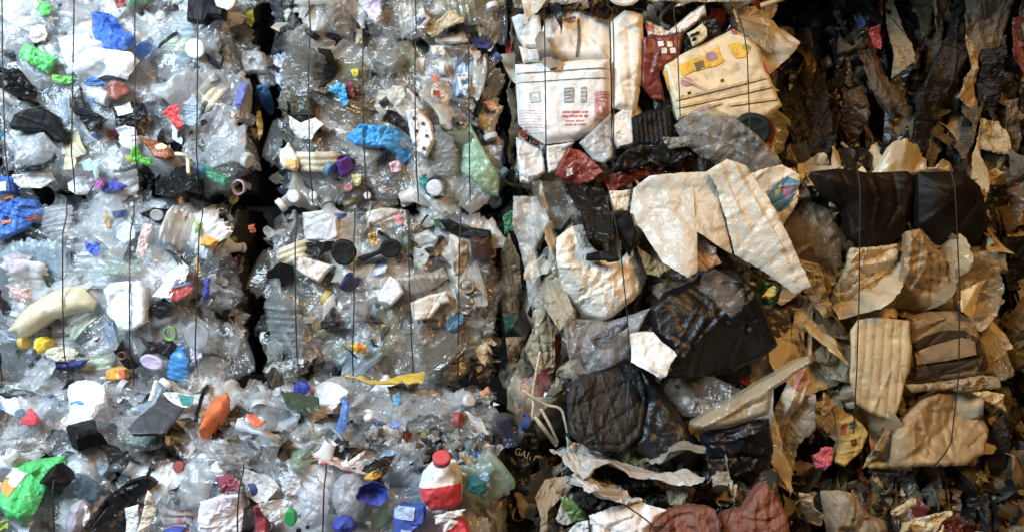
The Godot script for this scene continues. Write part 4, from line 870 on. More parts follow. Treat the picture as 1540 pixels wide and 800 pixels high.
# a part that is round, set on a thing
func turned_on(item: MeshInstance3D, called: String, shape: String, kind: String, hex: String, fk: String, crop: String, cx: float, cy: float, w: float, h: float, lift: float) -> void:
	var f: Dictionary = faces[fk]
	var c: Array = CROP[crop]
	var p := on_face(f, c[0] + c[2] * cx, c[1] + c[2] * cy)
	var k: float = c[2] / PX * (CAM.z - f.o.z) / CAM.z
	var b := Basis(f.u, f.v, f.n) * Basis(Vector3(1, 0, 0), -.7) * Basis.from_scale(Vector3(w * k, h * k * 1.3, w * k))
	mesh_node(called, lathes[shape], mat(kind, hex), item, item.transform.affine_inverse() * Transform3D(b, f.o + f.u * p.x + f.v * p.y + f.n * lift))

func straw(fk: String, crop: String, called: String, category: String, label: String, hex: String, way: Array, r: float, lift: float) -> void:
	var f: Dictionary = faces[fk]
	var c: Array = CROP[crop]
	var cv := Curve3D.new()
	var base := Vector3.ZERO
	for i in way.size():
		var p := on_face(f, c[0] + c[2] * way[i][0], c[1] + c[2] * way[i][1])
		var q: Vector3 = f.o + f.u * p.x + f.v * p.y + f.n * (lift + .006 * sin(i * 2.1))
		if i == 0: base = q
		cv.add_point(q - base)
	for i in range(1, way.size() - 1):
		var d := (cv.get_point_position(i + 1) - cv.get_point_position(i - 1)) * .2
		cv.set_point_in(i, -d); cv.set_point_out(i, d)
	cv.bake_interval = .012
	var node := mesh_node(called, tube(Array(cv.get_baked_points()), r, 8), mat("film", hex), self, Transform3D(Basis.IDENTITY, base))
	tag(node, label, category)

# ---------------------------------------------------------------- buckets, tubs, bags and sheets in the third column
func print_lines(item: MeshInstance3D, hex: String, x0: float, y0: float, x1: float, rows: int, step: float, tall: float, slant: float, sd: int) -> void:
	var r := RandomNumberGenerator.new(); r.seed = sd
	for i in rows:
		var y := y0 + step * i
		var a := x0 + r.randf_range(0, 6)
		while a < x1 - 8:
			var w := minf(r.randf_range(10, 34), x1 - a)
			patch(item, "print_line", "print", hex, [a, y + slant * a, a + w, y + slant * (a + w), a + w, y + slant * (a + w) + tall, a, y + slant * a + tall], {"h": .005, "j": .0, "d": .0005, "proud": .0008})
			a += w + r.randf_range(4, 7)

func place_rigid_bale_items() -> void:
	var t: MeshInstance3D
	var bucket := put("C1", "3", "plastic_bucket", "bucket", "squashed white bucket with red and grey print and a ribbed rim", "hard", "efeae2", [92,262, 200,256, 465,250, 470,330, 472,455, 400,540, 330,572, 210,582, 132,532, 105,500, 98,380], {"lift": .055, "b": .045, "edge": .05, "c": .06, "d": .12, "h": .006, "folds": 7, "fold": .5})
	patch(bucket, "rim", "hard", "efeae2", [95,288, 466,276, 467,292, 96,304], {"proud": .008, "d": .008})
	patch(bucket, "rim", "hard", "e9e3d8", [96,318, 467,306, 468,330, 98,340], {"proud": .006, "d": .006})
	patch(bucket, "pictogram", "print", "8b908c", [285,368, 322,366, 323,424, 286,426], {})
	patch(bucket, "pictogram", "print", "9aa09c", [350,366, 370,365, 371,424, 351,425], {})
	for i in 4: patch(bucket, "pictogram_gap", "print", "d6d5cf", [288, 376 + i * 13, 320, 374 + i * 13, 320, 378 + i * 13, 288, 380 + i * 13], {"proud": .0036})
	for i in 3: patch(bucket, "pictogram_gap", "print", "d8d7d2", [352, 378 + i * 15, 369, 377 + i * 15, 369, 382 + i * 15, 352, 383 + i * 15], {"proud": .0036})
	patch(bucket, "pictogram", "print", "bcbec0", [150,380, 190,376, 192,418, 152,420], {})
	patch(bucket, "pictogram_gap", "print", "e8e6e2", [158,388, 184,385, 184,400, 160,402], {"proud": .0036})
	print_lines(bucket, "c8605e", 275, 458, 378, 2, 16, 9, 0.0, 5)
	print_lines(bucket, "cc7470", 285, 494, 372, 2, 14, 7, 0.0, 6)
	print_lines(bucket, "dca6b0", 108, 440, 200, 9, 11, 4, .06, 7)
	patch(bucket, "warning_panel", "print", "d88a86", [404,385, 466,380, 466,395, 404,398], {})
	for q in [[404, 402, 414, 496], [456, 398, 466, 470], [414, 402, 456, 408], [408, 488, 450, 496]]: patch(bucket, "warning_panel", "print", "d88a86", [q[0], q[1], q[2], q[1] - 1, q[2], q[3], q[0], q[3]], {})
	patch(bucket, "warning_panel", "print", "d47c78", [414,420, 422,412, 458,468, 450,478], {"proud": .0036})
	var ring := []
	for k in 14: ring.append_array([435 + 24 * cos(TAU * k / 14), 446 + 32 * sin(TAU * k / 14)])
	for k in 14: patch(bucket, "warning_sign", "print", "d47c78", [ring[k * 2], ring[k * 2 + 1], ring[(k * 2 + 2) % 28], ring[(k * 2 + 3) % 28], 435 + (ring[(k * 2 + 2) % 28] - 435) * .72, 446 + (ring[(k * 2 + 3) % 28] - 446) * .72, 435 + (ring[k * 2] - 435) * .72, 446 + (ring[k * 2 + 1] - 446) * .72], {"h": .006, "j": 0.0})
	t = put("C1", "3", "plastic_jug", "jug", "squashed white jug with blue and red print on its top", "hard", "efe8dc", [200,130, 212,90, 240,55, 310,28, 372,35, 430,65, 472,96, 472,242, 340,247, 270,250, 205,232], {"lift": .04, "b": .04, "edge": .05, "c": .14, "d": .1, "creases": 7})
	for q in [[262, 66, 300, 60, 296, 78, 258, 84], [285, 88, 330, 74, 335, 84, 290, 100], [362, 42, 405, 48, 410, 66, 372, 60], [268, 95, 282, 90, 282, 108, 266, 110]]: patch(t, "print_mark", "print", "4658a8", q, {})
	patch(t, "print_mark", "print", "c07a88", [300,92, 330,86, 332,98, 302,104], {})
	patch(t, "slot_shade", "rubber", "6a5f50", [340,85, 350,86, 352,170, 342,240, 332,238, 340,160], {"proud": .004})  # dark strip paints the shade inside the crease
	put("C1", "3", "plastic_jug", "jug", "tall creamy white jug folded beside the printed white jug", "hard", "ece2d0", [476,92, 530,46, 602,62, 604,200, 596,335, 572,462, 530,452, 478,442], {"lift": .045, "b": .035, "edge": .04, "c": .16, "d": .1})
	put("C1", "3", "plastic_jug", "jug", "small bright white jug at the upper corner of the bucket bale", "hard", "f2efea", [78,72, 110,62, 190,70, 200,130, 188,190, 130,192, 100,140], {"lift": .045, "b": .03, "d": .08})
	put("C1", "3", "plastic_sheet", "sheet", "creamy white panel below the small bright white jug", "hard", "ebe4da", [112,190, 190,188, 200,255, 120,262], {"lift": .035, "b": .02})
	patch(bucket, "handle_flap", "hard", "968a78", [168,182, 185,152, 205,150, 225,200, 272,262, 262,288, 225,298, 190,262], {"proud": .03, "d": .02})
	put("C1", "3", "plastic_sheet", "sheet", "bright red upright sheet at the dark gap beside the white jug", "film", "d8241e", [48,140, 75,128, 95,180, 108,245, 92,258, 72,300, 58,220], {"lift": .03, "c": .2})
	put("C1", "3", "plastic_sheet", "sheet", "bluish white folded sheet below the bucket", "film", "dde0e2", [96,545, 150,570, 205,600, 212,695, 150,742, 112,735, 100,640], {"lift": .045, "c": .28, "b": .03, "flat": false})
	put("C1", "3", "plastic_jug", "jug", "bluish white crumpled jug beside the dark red sheet", "hard", "dfe0de", [212,592, 330,575, 300,610, 262,690, 225,700], {"lift": .04, "c": .25})
	put("C1", "3", "plastic_film", "film", "silvery clear sheet torn across the corner of the bucket", "tint", "ccd0d2", [345,580, 400,530, 472,458, 478,640, 440,665, 400,650], {"lift": .06, "c": .2, "d": .004})
	put("C1", "3", "plastic_jug", "jug", "small creamy white jug beside the black ribbed pot", "hard", "e8dfd0", [476,470, 520,445, 562,455, 562,590, 500,602, 478,560], {"lift": .05, "b": .03, "d": .06})
	put("C1", "3", "plant_pot", "pot", "black ribbed pot below the maroon box", "rubber", "121315", [550,482, 600,458, 690,430, 722,515, 712,600, 640,605, 560,602], {"lift": .065, "b": .03, "edge": .03, "c": .04, "rib": .0155, "rib_a": .006, "rib_to": 5, "h": .004})
	t = put("C1", "3", "flattened_carton", "carton", "maroon box with four white square flowers", "hard", "74231b", [600,160, 680,152, 765,142, 745,232, 665,300, 692,412, 640,405, 590,345], {"lift": .045, "c": .15, "d": .03})
	for q in [[656, 180], [692, 180], [668, 208], [704, 206]]: patch(t, "flower_print", "print", "f2eee8", [q[0], q[1], q[0] + 22, q[1] - 2, q[0] + 24, q[1] + 20, q[0] + 2, q[1] + 22], {"h": .005})
	t = put("C1", "3", "plastic_bag", "bag", "crumpled white bag with pale red print above the maroon box", "film", "e9dccf", [612,72, 660,95, 705,128, 790,60, 850,20, 852,72, 762,142, 690,150, 625,150], {"lift": .05, "c": .28, "b": .025})
	patch(t, "print_mark", "print", "cc6a70", [615,95, 650,110, 640,130, 615,122], {})
	put("C1", "3", "plastic_sheet", "sheet", "red folded sheet at the top beside the cream carton", "film", "a8261e", [850,62, 868,22, 952,20, 958,60, 930,92, 885,85], {"lift": .05, "c": .25})
	put("C1", "3", "plastic_sheet", "sheet", "dark green black sheet between red and cream pieces", "film", "17201c", [760,160, 832,102, 890,86, 915,142, 850,172, 780,225, 755,205], {"lift": .035, "c": .2})
	t = put("C1", "3", "paper_card", "card", "small cream card with black spots", "print", "ded2ac", [768,152, 830,112, 852,165, 790,208], {"lift": .07, "c": .08, "b": .006, "d": .004})
	for q in [[782, 158], [800, 150], [790, 172]]: patch(t, "black_spot", "print", "1c1a16", [q[0], q[1], q[0] + 16, q[1] - 4, q[0] + 14, q[1] + 8, q[0] - 4, q[1] + 12], {"h": .004})
	t = put("C1", "3", "flattened_carton", "carton", "large cream carton with yellow print and purple dots", "hard", "e2cfa6", [672,268, 760,225, 860,175, 960,128, 1010,160, 1062,205, 1090,290, 1152,432, 1100,480, 1050,502, 900,492, 732,492, 705,380], {"lift": .06, "b": .025, "edge": .03, "c": .06, "d": .09, "h": .006, "folds": 8, "fold": .5})
	patch(t, "yellow_print", "print", "e8b020", [732,278, 800,248, 830,250, 838,292, 785,305, 755,322], {})
	patch(t, "yellow_print", "print", "e6ae28", [830,245, 890,202, 912,262, 885,280, 840,290], {})
	patch(t, "yellow_print", "print", "e8b224", [930,195, 970,185, 1000,205, 1020,200, 1000,245, 960,250], {})
	patch(t, "dark_print", "print", "6a6440", [795,270, 830,258, 838,285, 808,302], {"proud": .0036})
	for q in [[866, 243, 24, "9a7a9c"], [765, 343, 22, "b87a90"], [1000, 205, 16, "a89a3c"]]:
		var disc := []
		for k in 10: disc.append_array([q[0] + q[2] * cos(TAU * k / 10), q[1] + q[2] * .85 * sin(TAU * k / 10)])
		patch(t, "round_print", "print", q[3], disc, {"proud": .004})
	patch(t, "red_print", "print", "b8403c", [945,130, 970,138, 968,155, 948,152], {})
	patch(t, "red_print", "print", "c05048", [1075,260, 1100,290, 1100,310, 1085,300], {})
	patch(t, "yellow_print", "print", "e0b43c", [675,300, 690,295, 705,385, 692,372], {})
	for q in [[720, 410, 1085, 318], [725, 440, 1110, 352], [728, 478, 900, 420], [930, 430, 1130, 400], [745, 325, 840, 370]]: patch(t, "fold", "dirty", "cdb68a", [q[0], q[1], q[2], q[3], q[2] + 3, q[3] + 10, q[0] + 2, q[1] + 10], {"proud": .006, "d": .006, "h": .006})
	for q in [[770, 385], [745, 400], [900, 335]]: patch(t, "dark_print", "print", "33291e", [q[0], q[1], q[0] + 12, q[1] - 3, q[0] + 12, q[1] + 7, q[0], q[1] + 9], {"h": .004})
	put("C1", "3", "plastic_film", "film", "crinkled clear amber film above the cream carton corner", "clear", "e2cda0", [960,60, 1050,30, 1110,110, 1112,200, 1080,250, 1030,190, 985,130], {"lift": .05, "c": .6, "creases": 16, "b": .03})
	put("C1", "3", "plastic_film", "film", "tan crumpled film behind the cream carton corner", "bag", "b09468", [955,50, 1060,20, 1118,100, 1100,190, 1040,180, 985,120], {"lift": .02, "c": .5, "creases": 14})
	put("C1", "3", "plastic_sheet", "sheet", "dark red torn sheet below the cream carton corner", "film", "7a1c18", [1085,520, 1120,490, 1148,520, 1125,610, 1090,600], {"lift": .04, "c": .3})
	put("C1", "3", "plastic_bag", "bag", "silver grey clear bag sagging below the cream carton", "gloss", "b4b2aa", [718,515, 770,470, 822,440, 852,430, 960,500, 1060,580, 1150,662, 1042,672, 990,690, 880,662, 800,620, 740,562], {"lines_at": [[820, 450, 880, 540, 960, 620, 1040, 660, 0.005, 0.01], [850, 440, 960, 540, 1100, 640, 0.005, -0.01], [740, 540, 840, 560, 880, 650, 0.006, 0.01], [760, 480, 860, 540, 0.005, -0.01]], "lift": .09, "c": .3, "b": .03, "edge": .05, "creases": 12, "d": .02, "flat": true})
	turned("C1", "3", "round_pot", "pot", "dark green black round pot beside the silver grey bag", "lid", "rubber", "1c2a24", 1022, 535, 150, 140, {"lift": .07, "tip": 20})
	t = put("C1", "3", "plastic_sheet", "sheet", "brick red folded sheet with a white mark at the foot of the bucket bale", "film", "8e3024", [250,705, 275,650, 300,602, 352,612, 400,655, 442,702, 400,735, 350,748, 280,730], {"lift": .085, "c": .25, "b": .02, "flat": false})
	patch(t, "print_mark", "print", "ece4da", [292,688, 315,682, 320,708, 296,715], {"proud": .003})
	put("C1", "3", "plastic_sheet", "sheet", "long brick red strip beside the brick red folded sheet", "film", "74281e", [440,715, 560,682, 672,660, 702,690, 600,722, 500,762, 465,775], {"lift": .075, "c": .2})
	put("C1", "3", "plastic_film", "film", "dark grey glossy film above the long red strip", "bag", "25272a", [472,690, 500,640, 540,605, 680,560, 735,580, 792,622, 720,672, 640,660, 550,690], {"lift": .065, "c": .35, "b": .02})
	put("C1", "3", "plastic_film", "film", "grey flap beside the black ribbed pot", "film", "7a7870", [665,560, 760,560, 790,600, 700,610], {"lift": .08, "c": .2})
	put("C1", "3", "plastic_scrap", "scrap", "dark red scrap at the lower corner of the bucket", "film", "7c1e1c", [104,505, 142,545, 138,568, 110,545], {"lift": .075, "c": .2})
	turned("C0", "3", "plastic_tub", "lid", "white round tub base at the upper edge", "lid", "hard", "ddd2be", 525, -10, 135, 90, {"lift": .07})
	put("C0", "3", "plastic_sheet", "sheet", "cream ledge of folded sheets at the upper edge", "dirty", "cbb58c", [610,-40, 1060,-40, 1060,5, 900,12, 780,10, 620,10], {"lift": .05, "c": .15})
	put("C0", "3", "plastic_sheet", "sheet", "greyish crumpled sheet above the small white jug", "film", "9a8f7e", [70,-40, 440,-40, 420,12, 200,20, 90,25], {"lift": .03, "c": .35})
	straw("C0", "3", "wooden_stick", "stick", "pale stick pointing out at the top corner", "b49c70", [[1050, 52], [1100, 38], [1165, 12]], .008, .09)
	# bulging middle bale
	put("C2", "7", "plastic_bag", "bag", "ivory white bulging bag with brown stains", "film", "f2ead8", [232,310, 290,268, 330,262, 352,330, 420,400, 470,395, 520,335, 572,450, 540,510, 500,545, 440,592, 400,612, 330,602, 300,560, 258,500, 230,395], {"crumple": 0.35, "lines_at": [[260, 400, 340, 420, 440, 400, 0.006, -0.009], [300, 540, 360, 480, 420, 420, 0.007, -0.008], [420, 580, 440, 500, 520, 420, 0.006, 0.007], [290, 300, 300, 380, 0.006, -0.008], [240, 460, 320, 500, 400, 560, 0.005, -0.007]], "lift": .05, "c": 0.3, "b": 0.025, "edge": 0.04, "d": .06, "creases": 10, "h": .010})
	put("C2", "7", "plastic_film", "film", "white translucent folded film hanging beside the dark gap", "milky", "f0ece2", [78,152, 180,152, 212,250, 185,300, 158,360, 178,450, 192,560, 165,572, 138,560, 118,420, 98,330, 74,262], {"lift": .05, "c": .2, "rib": .03, "rib_a": .008, "rib_to": 12, "d": .02, "b": .02})
	put("C2", "7", "plastic_film", "film", "clear crinkled film above the ivory bag", "clear", "ece4d8", [140,110, 250,110, 300,210, 250,280, 200,250, 150,180], {"lift": .05, "c": .5, "creases": 14})
	put("C2", "7", "plastic_bag", "bag", "glossy black bag below the brick red sheet", "bag", "121212", [255,108, 330,112, 412,125, 432,290, 402,332, 335,312, 330,250, 300,192], {"lift": .075, "c": .45, "b": .02, "creases": 12})
	put("C2", "7", "plastic_tub", "tub", "flat black scrap beside the wire on the ivory bag", "rubber", "0e0e0e", [428,225, 492,216, 518,290, 492,382, 468,330, 440,300], {"lift": .075, "d": .02, "b": .01})
	put("C2", "7", "plastic_strip", "strip", "narrow black slit strip across the ivory bag", "rubber", "111110", [330,368, 400,355, 452,380, 450,392, 332,396], {"lift": .098, "d": .01, "b": .004})
	put("C2", "7", "plastic_sheet", "sheet", "small cream sheet beside the glossy black bag", "film", "e2d4b8", [428,140, 512,130, 500,215, 440,215], {"lift": .05, "c": .2})
	t = put("C2", "7", "plastic_tub", "tub", "large grey cream flattened tub beside the ivory bag", "film", "cfc3ae", [508,135, 562,92, 660,82, 770,76, 800,130, 830,260, 850,370, 800,345, 722,292, 715,430, 680,452, 600,402, 540,292, 495,235], {"flat": false, "crumple": 0.25, "lines_at": [[560, 140, 640, 200, 730, 300, 0.006, -0.008], [520, 200, 600, 190, 700, 150, 0.008, 0.007], [700, 90, 760, 200, 800, 330, 0.006, -0.008], [600, 300, 660, 380, 0.006, -0.006]], "lift": .10, "c": 0.2, "b": 0.006, "edge": 0.01, "d": 0.006, "h": .010})
	put("C2", "7", "ribbed_cover", "lid", "large cream ribbed lid sloping across the bale", "film", "d6c9b0", [760,78, 830,35, 900,60, 972,172, 1040,320, 1112,480, 1062,512, 962,432, 860,372, 830,260, 795,130], {"flat": false, "crumple": 0.2, "lines_at": [[800, 60, 860, 200, 940, 350, 1000, 450, 0.006, 0.01], [850, 50, 930, 200, 1010, 350, 1060, 480, 0.007, 0.012], [880, 70, 960, 220, 1040, 400, 0.004, -0.01]], "lift": .125, "c": 0.16, "b": 0.006, "edge": 0.01, "wave": .006, "folds": 8, "d": 0.006, "h": .007})
	put("C2", "7", "label_scrap", "label", "pinkish torn label between the cream tub and black tub", "film", "cfa890", [705,370, 760,320, 800,345, 815,400, 760,430, 720,420], {"lift": .085, "c": .3})
	put("C2", "7", "plastic_scrap", "scrap", "amber brown scrap beside the ivory bag edge", "dirty", "b89458", [520,340, 575,380, 640,420, 600,450, 555,440], {"lift": .06, "c": .3})
	t = put("C2", "7", "label_sheet", "label", "cream sheet with a blue and pink picture on it", "print", "e2d2b2", [920,85, 1000,55, 1062,42, 1125,80, 1118,180, 1050,302, 1010,240, 965,165], {"lift": .10, "c": .12, "d": .008})
	patch(t, "picture", "print", "4a8cae", [985,192, 1030,120, 1075,85, 1122,105, 1090,190, 1042,222], {})
	patch(t, "picture", "print", "b06a8a", [1062,120, 1105,110, 1085,165, 1060,160], {"proud": .0036})
	patch(t, "picture", "print", "cfc060", [1035,130, 1060,110, 1055,140, 1038,160], {"proud": .0036})
	patch(t, "picture", "print", "23405c", [990,180, 1012,150, 1020,165, 1000,195], {"proud": .0036})
	put("C2", "7", "plastic_tub", "tub", "largest black tub in the middle of the bulging bale", "bag", "111114", [560,562, 620,502, 730,462, 802,420, 870,430, 932,492, 980,590, 1022,692, 980,735, 920,770, 862,800, 720,815, 590,802, 632,702, 575,650], {"flat": false, "creases": 11, "crumple": 0.1, "lines_at": [[640, 700, 720, 560, 800, 440, 0.006, 0.008], [870, 440, 900, 560, 880, 700, 860, 790, 0.006, 0.009], [700, 500, 820, 600, 960, 640, 0.007, -0.009], [600, 640, 720, 700, 0.008, -0.008]], "lift": 0.11, "b": 0.025, "edge": 0.03, "c": 0.26, "d": .1, "h": 0.006})
	put("C2", "7", "clear_bottle", "bottle", "crumpled clear cup lying on the largest black tub", "clear", "e0d6c4", [730,440, 780,420, 850,455, 888,515, 870,560, 820,588, 770,530, 725,500], {"lift": .165, "c": .5, "b": .03, "edge": .03, "creases": 12, "d": .02})
	put("C2", "7", "plastic_bag", "bag", "silvery clear bag below the ivory bag", "gloss", "c2c4c8", [248,590, 330,602, 420,612, 500,585, 562,560, 520,640, 482,740, 400,780, 350,802, 290,802, 265,700], {"lines_at": [[300, 620, 320, 700, 300, 790, 0.006, -0.01], [350, 640, 420, 680, 480, 720, 0.006, 0.01], [260, 640, 340, 720, 0.006, 0.01]], "lift": .10, "c": .5, "b": .03, "creases": 16, "flat": true, "d": .01})
	put("C2", "7", "plastic_strip", "strip", "slate grey strip inside the silvery clear bag", "film", "5c6068", [342,665, 470,600, 480,625, 370,700], {"lift": .135, "c": .1})
	put("C2", "7", "paper_card", "card", "white card corner beside the largest black tub", "dirty", "f4f2ee", [480,648, 522,640, 566,642, 590,672, 634,706, 640,720, 614,752, 604,782, 584,800, 540,772, 484,744, 488,700], {"lift": .17, "c": 0.14, "b": .002, "d": .002, "folds": 3, "fold": 1.0, "crumple": 0.25, "tilt": Vector2(.15, .1)})
	put("C2", "7", "plastic_film", "film", "green and yellow film beside the largest black tub", "film", "3c5a1c", [920,480, 980,465, 1035,490, 1030,540, 980,560, 940,530], {"lift": .07, "c": .4})
	put("C2", "7", "plastic_scrap", "scrap", "yellow scrap on the green film", "film", "c8a02c", [955,520, 1000,478, 1015,500, 985,530], {"lift": .10, "c": .3})
	put("C2", "11", "rubber_tub", "tub", "dark grey rubber tub below the silvery bag", "drape", "2f2e2d", [320,180, 345,115, 400,90, 590,32, 645,62, 672,130, 682,192, 660,290, 640,342, 560,402, 420,392, 330,322], {"crumple": 0.07, "lines_at": [[370, 130, 350, 220, 360, 300, 430, 360, 540, 370, 620, 300, 650, 200, 630, 100, 0.005, -0.009], [590, 40, 600, 200, 590, 380, 0.008, 0.006], [400, 200, 520, 260, 0.006, -0.006]], "lift": .14, "b": 0.022, "edge": 0.02, "c": 0.16, "d": .1, "h": 0.006})
	put("C2", "11", "plastic_bucket", "bucket", "black bucket lying beside the dark grey rubber tub", "bag", "15161a", [645,62, 722,122, 800,240, 905,412, 862,522, 780,500, 700,472, 600,385, 645,330, 682,192], {"flat": false, "crumple": 0.08, "lines_at": [[660, 90, 760, 260, 860, 440, 0.006, 0.01], [690, 200, 720, 330, 780, 450, 0.008, -0.01]], "lift": .135, "b": 0.022, "edge": 0.025, "c": 0.25, "d": .1, "h": .009})
	put("C2", "11", "clear_cup", "cup", "clear cup below the largest black tub", "clear", "cfc6b4", [788,205, 820,140, 860,92, 960,90, 1062,140, 1040,200, 1000,252, 900,262, 830,262], {"lift": 0.13, "b": .04, "edge": .04, "c": .35, "creases": 10, "d": .02})
	put("C2", "11", "crushed_bottle", "bottle", "long tan clear bottle pointing up to the side", "tint", "c2b28e", [838,290, 920,235, 1020,182, 1170,92, 1345,-5, 1366,22, 1280,80, 1195,135, 1182,240, 1010,300, 880,312], {"folds": 3, "lines_at": [[880, 300, 1000, 230, 1180, 120, 1340, 20, 0.006, 0.01], [1000, 250, 1180, 160, 0.006, -0.01], [1170, 95, 1190, 180, 1180, 240, 0.004, -0.01]], "lift": 0.175, "b": .04, "edge": .04, "c": 0.05, "rib": .02, "rib_a": .002, "rib_to": 30, "d": .05})
	put("C2", "11", "plastic_bag", "bag", "glossy blue black bag below the tan bottle", "bag", "0f1420", [898,345, 960,305, 1030,288, 1182,262, 1215,400, 1212,522, 1150,570, 1080,602, 960,592, 900,522], {"crumple": 0.12, "lines_at": [[920, 360, 1020, 350, 1180, 300, 0.008, 0.014], [940, 440, 1060, 420, 1200, 440, 0.008, -0.014], [960, 560, 1040, 500, 1140, 470, 0.008, 0.014], [1100, 300, 1080, 430, 0.008, -0.012]], "lift": 0.165, "b": 0.025, "edge": 0.03, "c": 0.35, "creases": 12, "flat": false, "d": .06})
	put("C2", "11", "plastic_film", "film", "green folded film under the dark grey rubber tub", "film", "2e6438", [488,452, 540,415, 602,385, 692,412, 694,492, 640,480, 560,475], {"lift": .125, "c": .3, "b": .01})
	t = put("C2", "11", "snack_wrapper", "wrapper", "white orange and grey wrapper under the rubber tub", "film", "e4dccb", [320,340, 345,370, 420,390, 480,430, 440,470, 340,450, 325,400], {"lift": .12, "c": .3})
	patch(t, "print_mark", "print", "d07838", [345,375, 372,380, 360,410, 345,405], {})
	patch(t, "print_mark", "print", "55585c", [360,418, 405,420, 400,445, 365,445], {})
	patch(t, "print_mark", "print", "c8662c", [420,405, 450,425, 435,440, 418,425], {})
	# lowest bale: layered sheets, a white sheet, terracotta sacks
	put("C3t", "11", "layered_sheet", "sheet", "upper grey white layered sheet spreading over the lowest bale", "film", "b9b4aa", [250,552, 330,515, 402,500, 480,510, 560,522, 640,552, 760,592, 950,640, 940,662, 760,640, 640,622, 540,612, 420,640, 320,605], {"lift": .06, "c": .13, "b": .004, "d": .002, "loose": true, "crumple": .5, "wave": .010})
	put("C3t", "11", "layered_sheet", "sheet", "olive grey fold sticking out under the bucket", "film", "8a8470", [580,500, 640,500, 780,560, 950,622, 948,640, 800,610, 640,560, 575,530], {"lift": .08, "c": .13, "b": .004, "d": .002, "loose": true, "crumple": .5, "wave": .010})
	put("C3t", "11", "layered_sheet", "sheet", "pale folded layer between green film and white sheet", "film", "cfcac2", [310,600, 420,560, 560,590, 680,622, 660,645, 430,690, 380,650], {"lift": .07, "c": .13, "d": .002, "loose": true, "crumple": .5, "wave": .010})
	put("C3", "11", "plastic_sheet", "sheet", "large smooth white sheet at the lower edge", "film", "f0ecea", [425,700, 520,672, 642,650, 765,680, 720,730, 690,762, 650,830, 440,830], {"lines_at": [[440, 800, 520, 740, 640, 690, 740, 680, 0.006, -0.01], [500, 820, 600, 760, 700, 720, 0.006, 0.009], [560, 830, 640, 770, 0.005, -0.008]], "lift": .085, "c": .12, "b": .03, "edge": .06, "flat": false, "rib": .05, "rib_a": .004, "rib_to": 60})
	put("C3", "11", "cloth_sack", "sack", "terracotta sack beside the large white sheet", "drape", "84452f", [670,820, 690,740, 742,705, 800,672, 880,660, 965,664, 985,720, 990,830], {"crumple": 0.25, "lines_at": [[700, 800, 760, 720, 860, 690, 0.006, -0.01], [800, 680, 790, 760, 820, 830, 0.006, -0.012], [880, 670, 900, 760, 880, 830, 0.006, 0.01], [930, 670, 950, 760, 0.006, -0.01]], "lift": .10, "c": 0.2, "b": 0.014, "edge": 0.02, "creases": 12, "d": .06, "folds": 20, "fold": 1.0, "flat": false})
	put("C3", "11", "cloth_sack", "sack", "second terracotta sack rising to a point", "drape", "884a36", [1000,830, 995,720, 1050,690, 1100,680, 1150,610, 1205,565, 1260,640, 1285,690, 1298,830], {"crumple": 0.25, "lines_at": [[1010, 700, 1100, 710, 1200, 720, 1270, 690, 0.006, -0.012], [1150, 620, 1130, 740, 1100, 830, 0.006, 0.01], [1220, 590, 1200, 720, 1240, 830, 0.006, -0.012], [1040, 720, 1060, 800, 0.006, -0.01]], "lift": .105, "c": 0.2, "b": 0.014, "edge": 0.02, "creases": 12, "d": .06, "folds": 20, "fold": 1.0, "flat": false})
	put("C3", "11", "plastic_film", "film", "green film edge beside the large white sheet", "film", "6c9048", [295,622, 340,632, 415,692, 418,740, 360,740, 325,690], {"lift": .08, "c": .2})
	put("C3", "11", "plastic_film", "film", "pale blue white sheet below the green film edge", "film", "dfe8ec", [285,830, 330,770, 370,725, 418,715, 425,830], {"lift": .085, "c": .15})
	put("C3t", "11", "orange_tube", "tube", "orange tube standing beside the lowest bale", "hard", "c86a20", [232,430, 290,420, 295,490, 262,560, 235,530], {"lift": .07, "b": .02})
	put("C3", "11", "tan_film", "film", "dirty tan film hanging at the corner of the lowest bale", "dirty", "a08c6c", [190,640, 240,570, 330,560, 360,600, 300,650, 245,700, 240,800, 205,830, 215,720], {"lift": .05, "c": .35})
	put("C3", "11", "plastic_strip", "strip", "white strip at the edge of the second terracotta sack", "film", "ded4c4", [1285,730, 1322,725, 1325,830, 1290,830], {"lift": .09, "c": .15})
	for q in [["pale twine hanging straight in the gap", [[212, -10], [195, 80], [180, 180], [182, 240], [163, 335]], .005], ["pale twine crossing from the gap towards the rubber tub", [[135, 160], [182, 190], [240, 225], [300, 240], [320, 290], [332, 345]], .0045], ["short pale stick low in the gap", [[188, 275], [230, 330], [285, 405]], .007], ["thin pale stick beside the lettered bag", [[112, 425], [160, 440], [220, 458]], .005], ["pale stick leaning above the orange tube", [[215, 240], [260, 320], [290, 390]], .005]]:
		straw("C2", "11", "twine_piece", "twine", q[0], "c8b896", q[1], q[2], .05)
	t = put("C3", "p", "printed_bag", "bag", "dark green bag with pale outlined letters in the lower gap", "bag", "0d1611", [742,800, 752,700, 775,650, 800,640, 815,680, 800,730, 800,800, 790,830, 745,830], {"lift": -.02, "c": .15, "b": .02, "flat": false})
	lettering(t, "GAIO", 791, 698, 15, -22, "b9b394")
	lettering(t, "O", 781, 786, 34, -20, "8f8c78")
	lettering(t, "F A", 786, 740, 11, -62, "77786a")
	put("C2", "11", "tan_film", "film", "tan brown film hanging in the gap beside the rubber tub", "dirty", "8a7656", [60,-60, 190,-60, 180,60, 150,130, 100,120, 70,40], {"lift": .01, "c": .4})
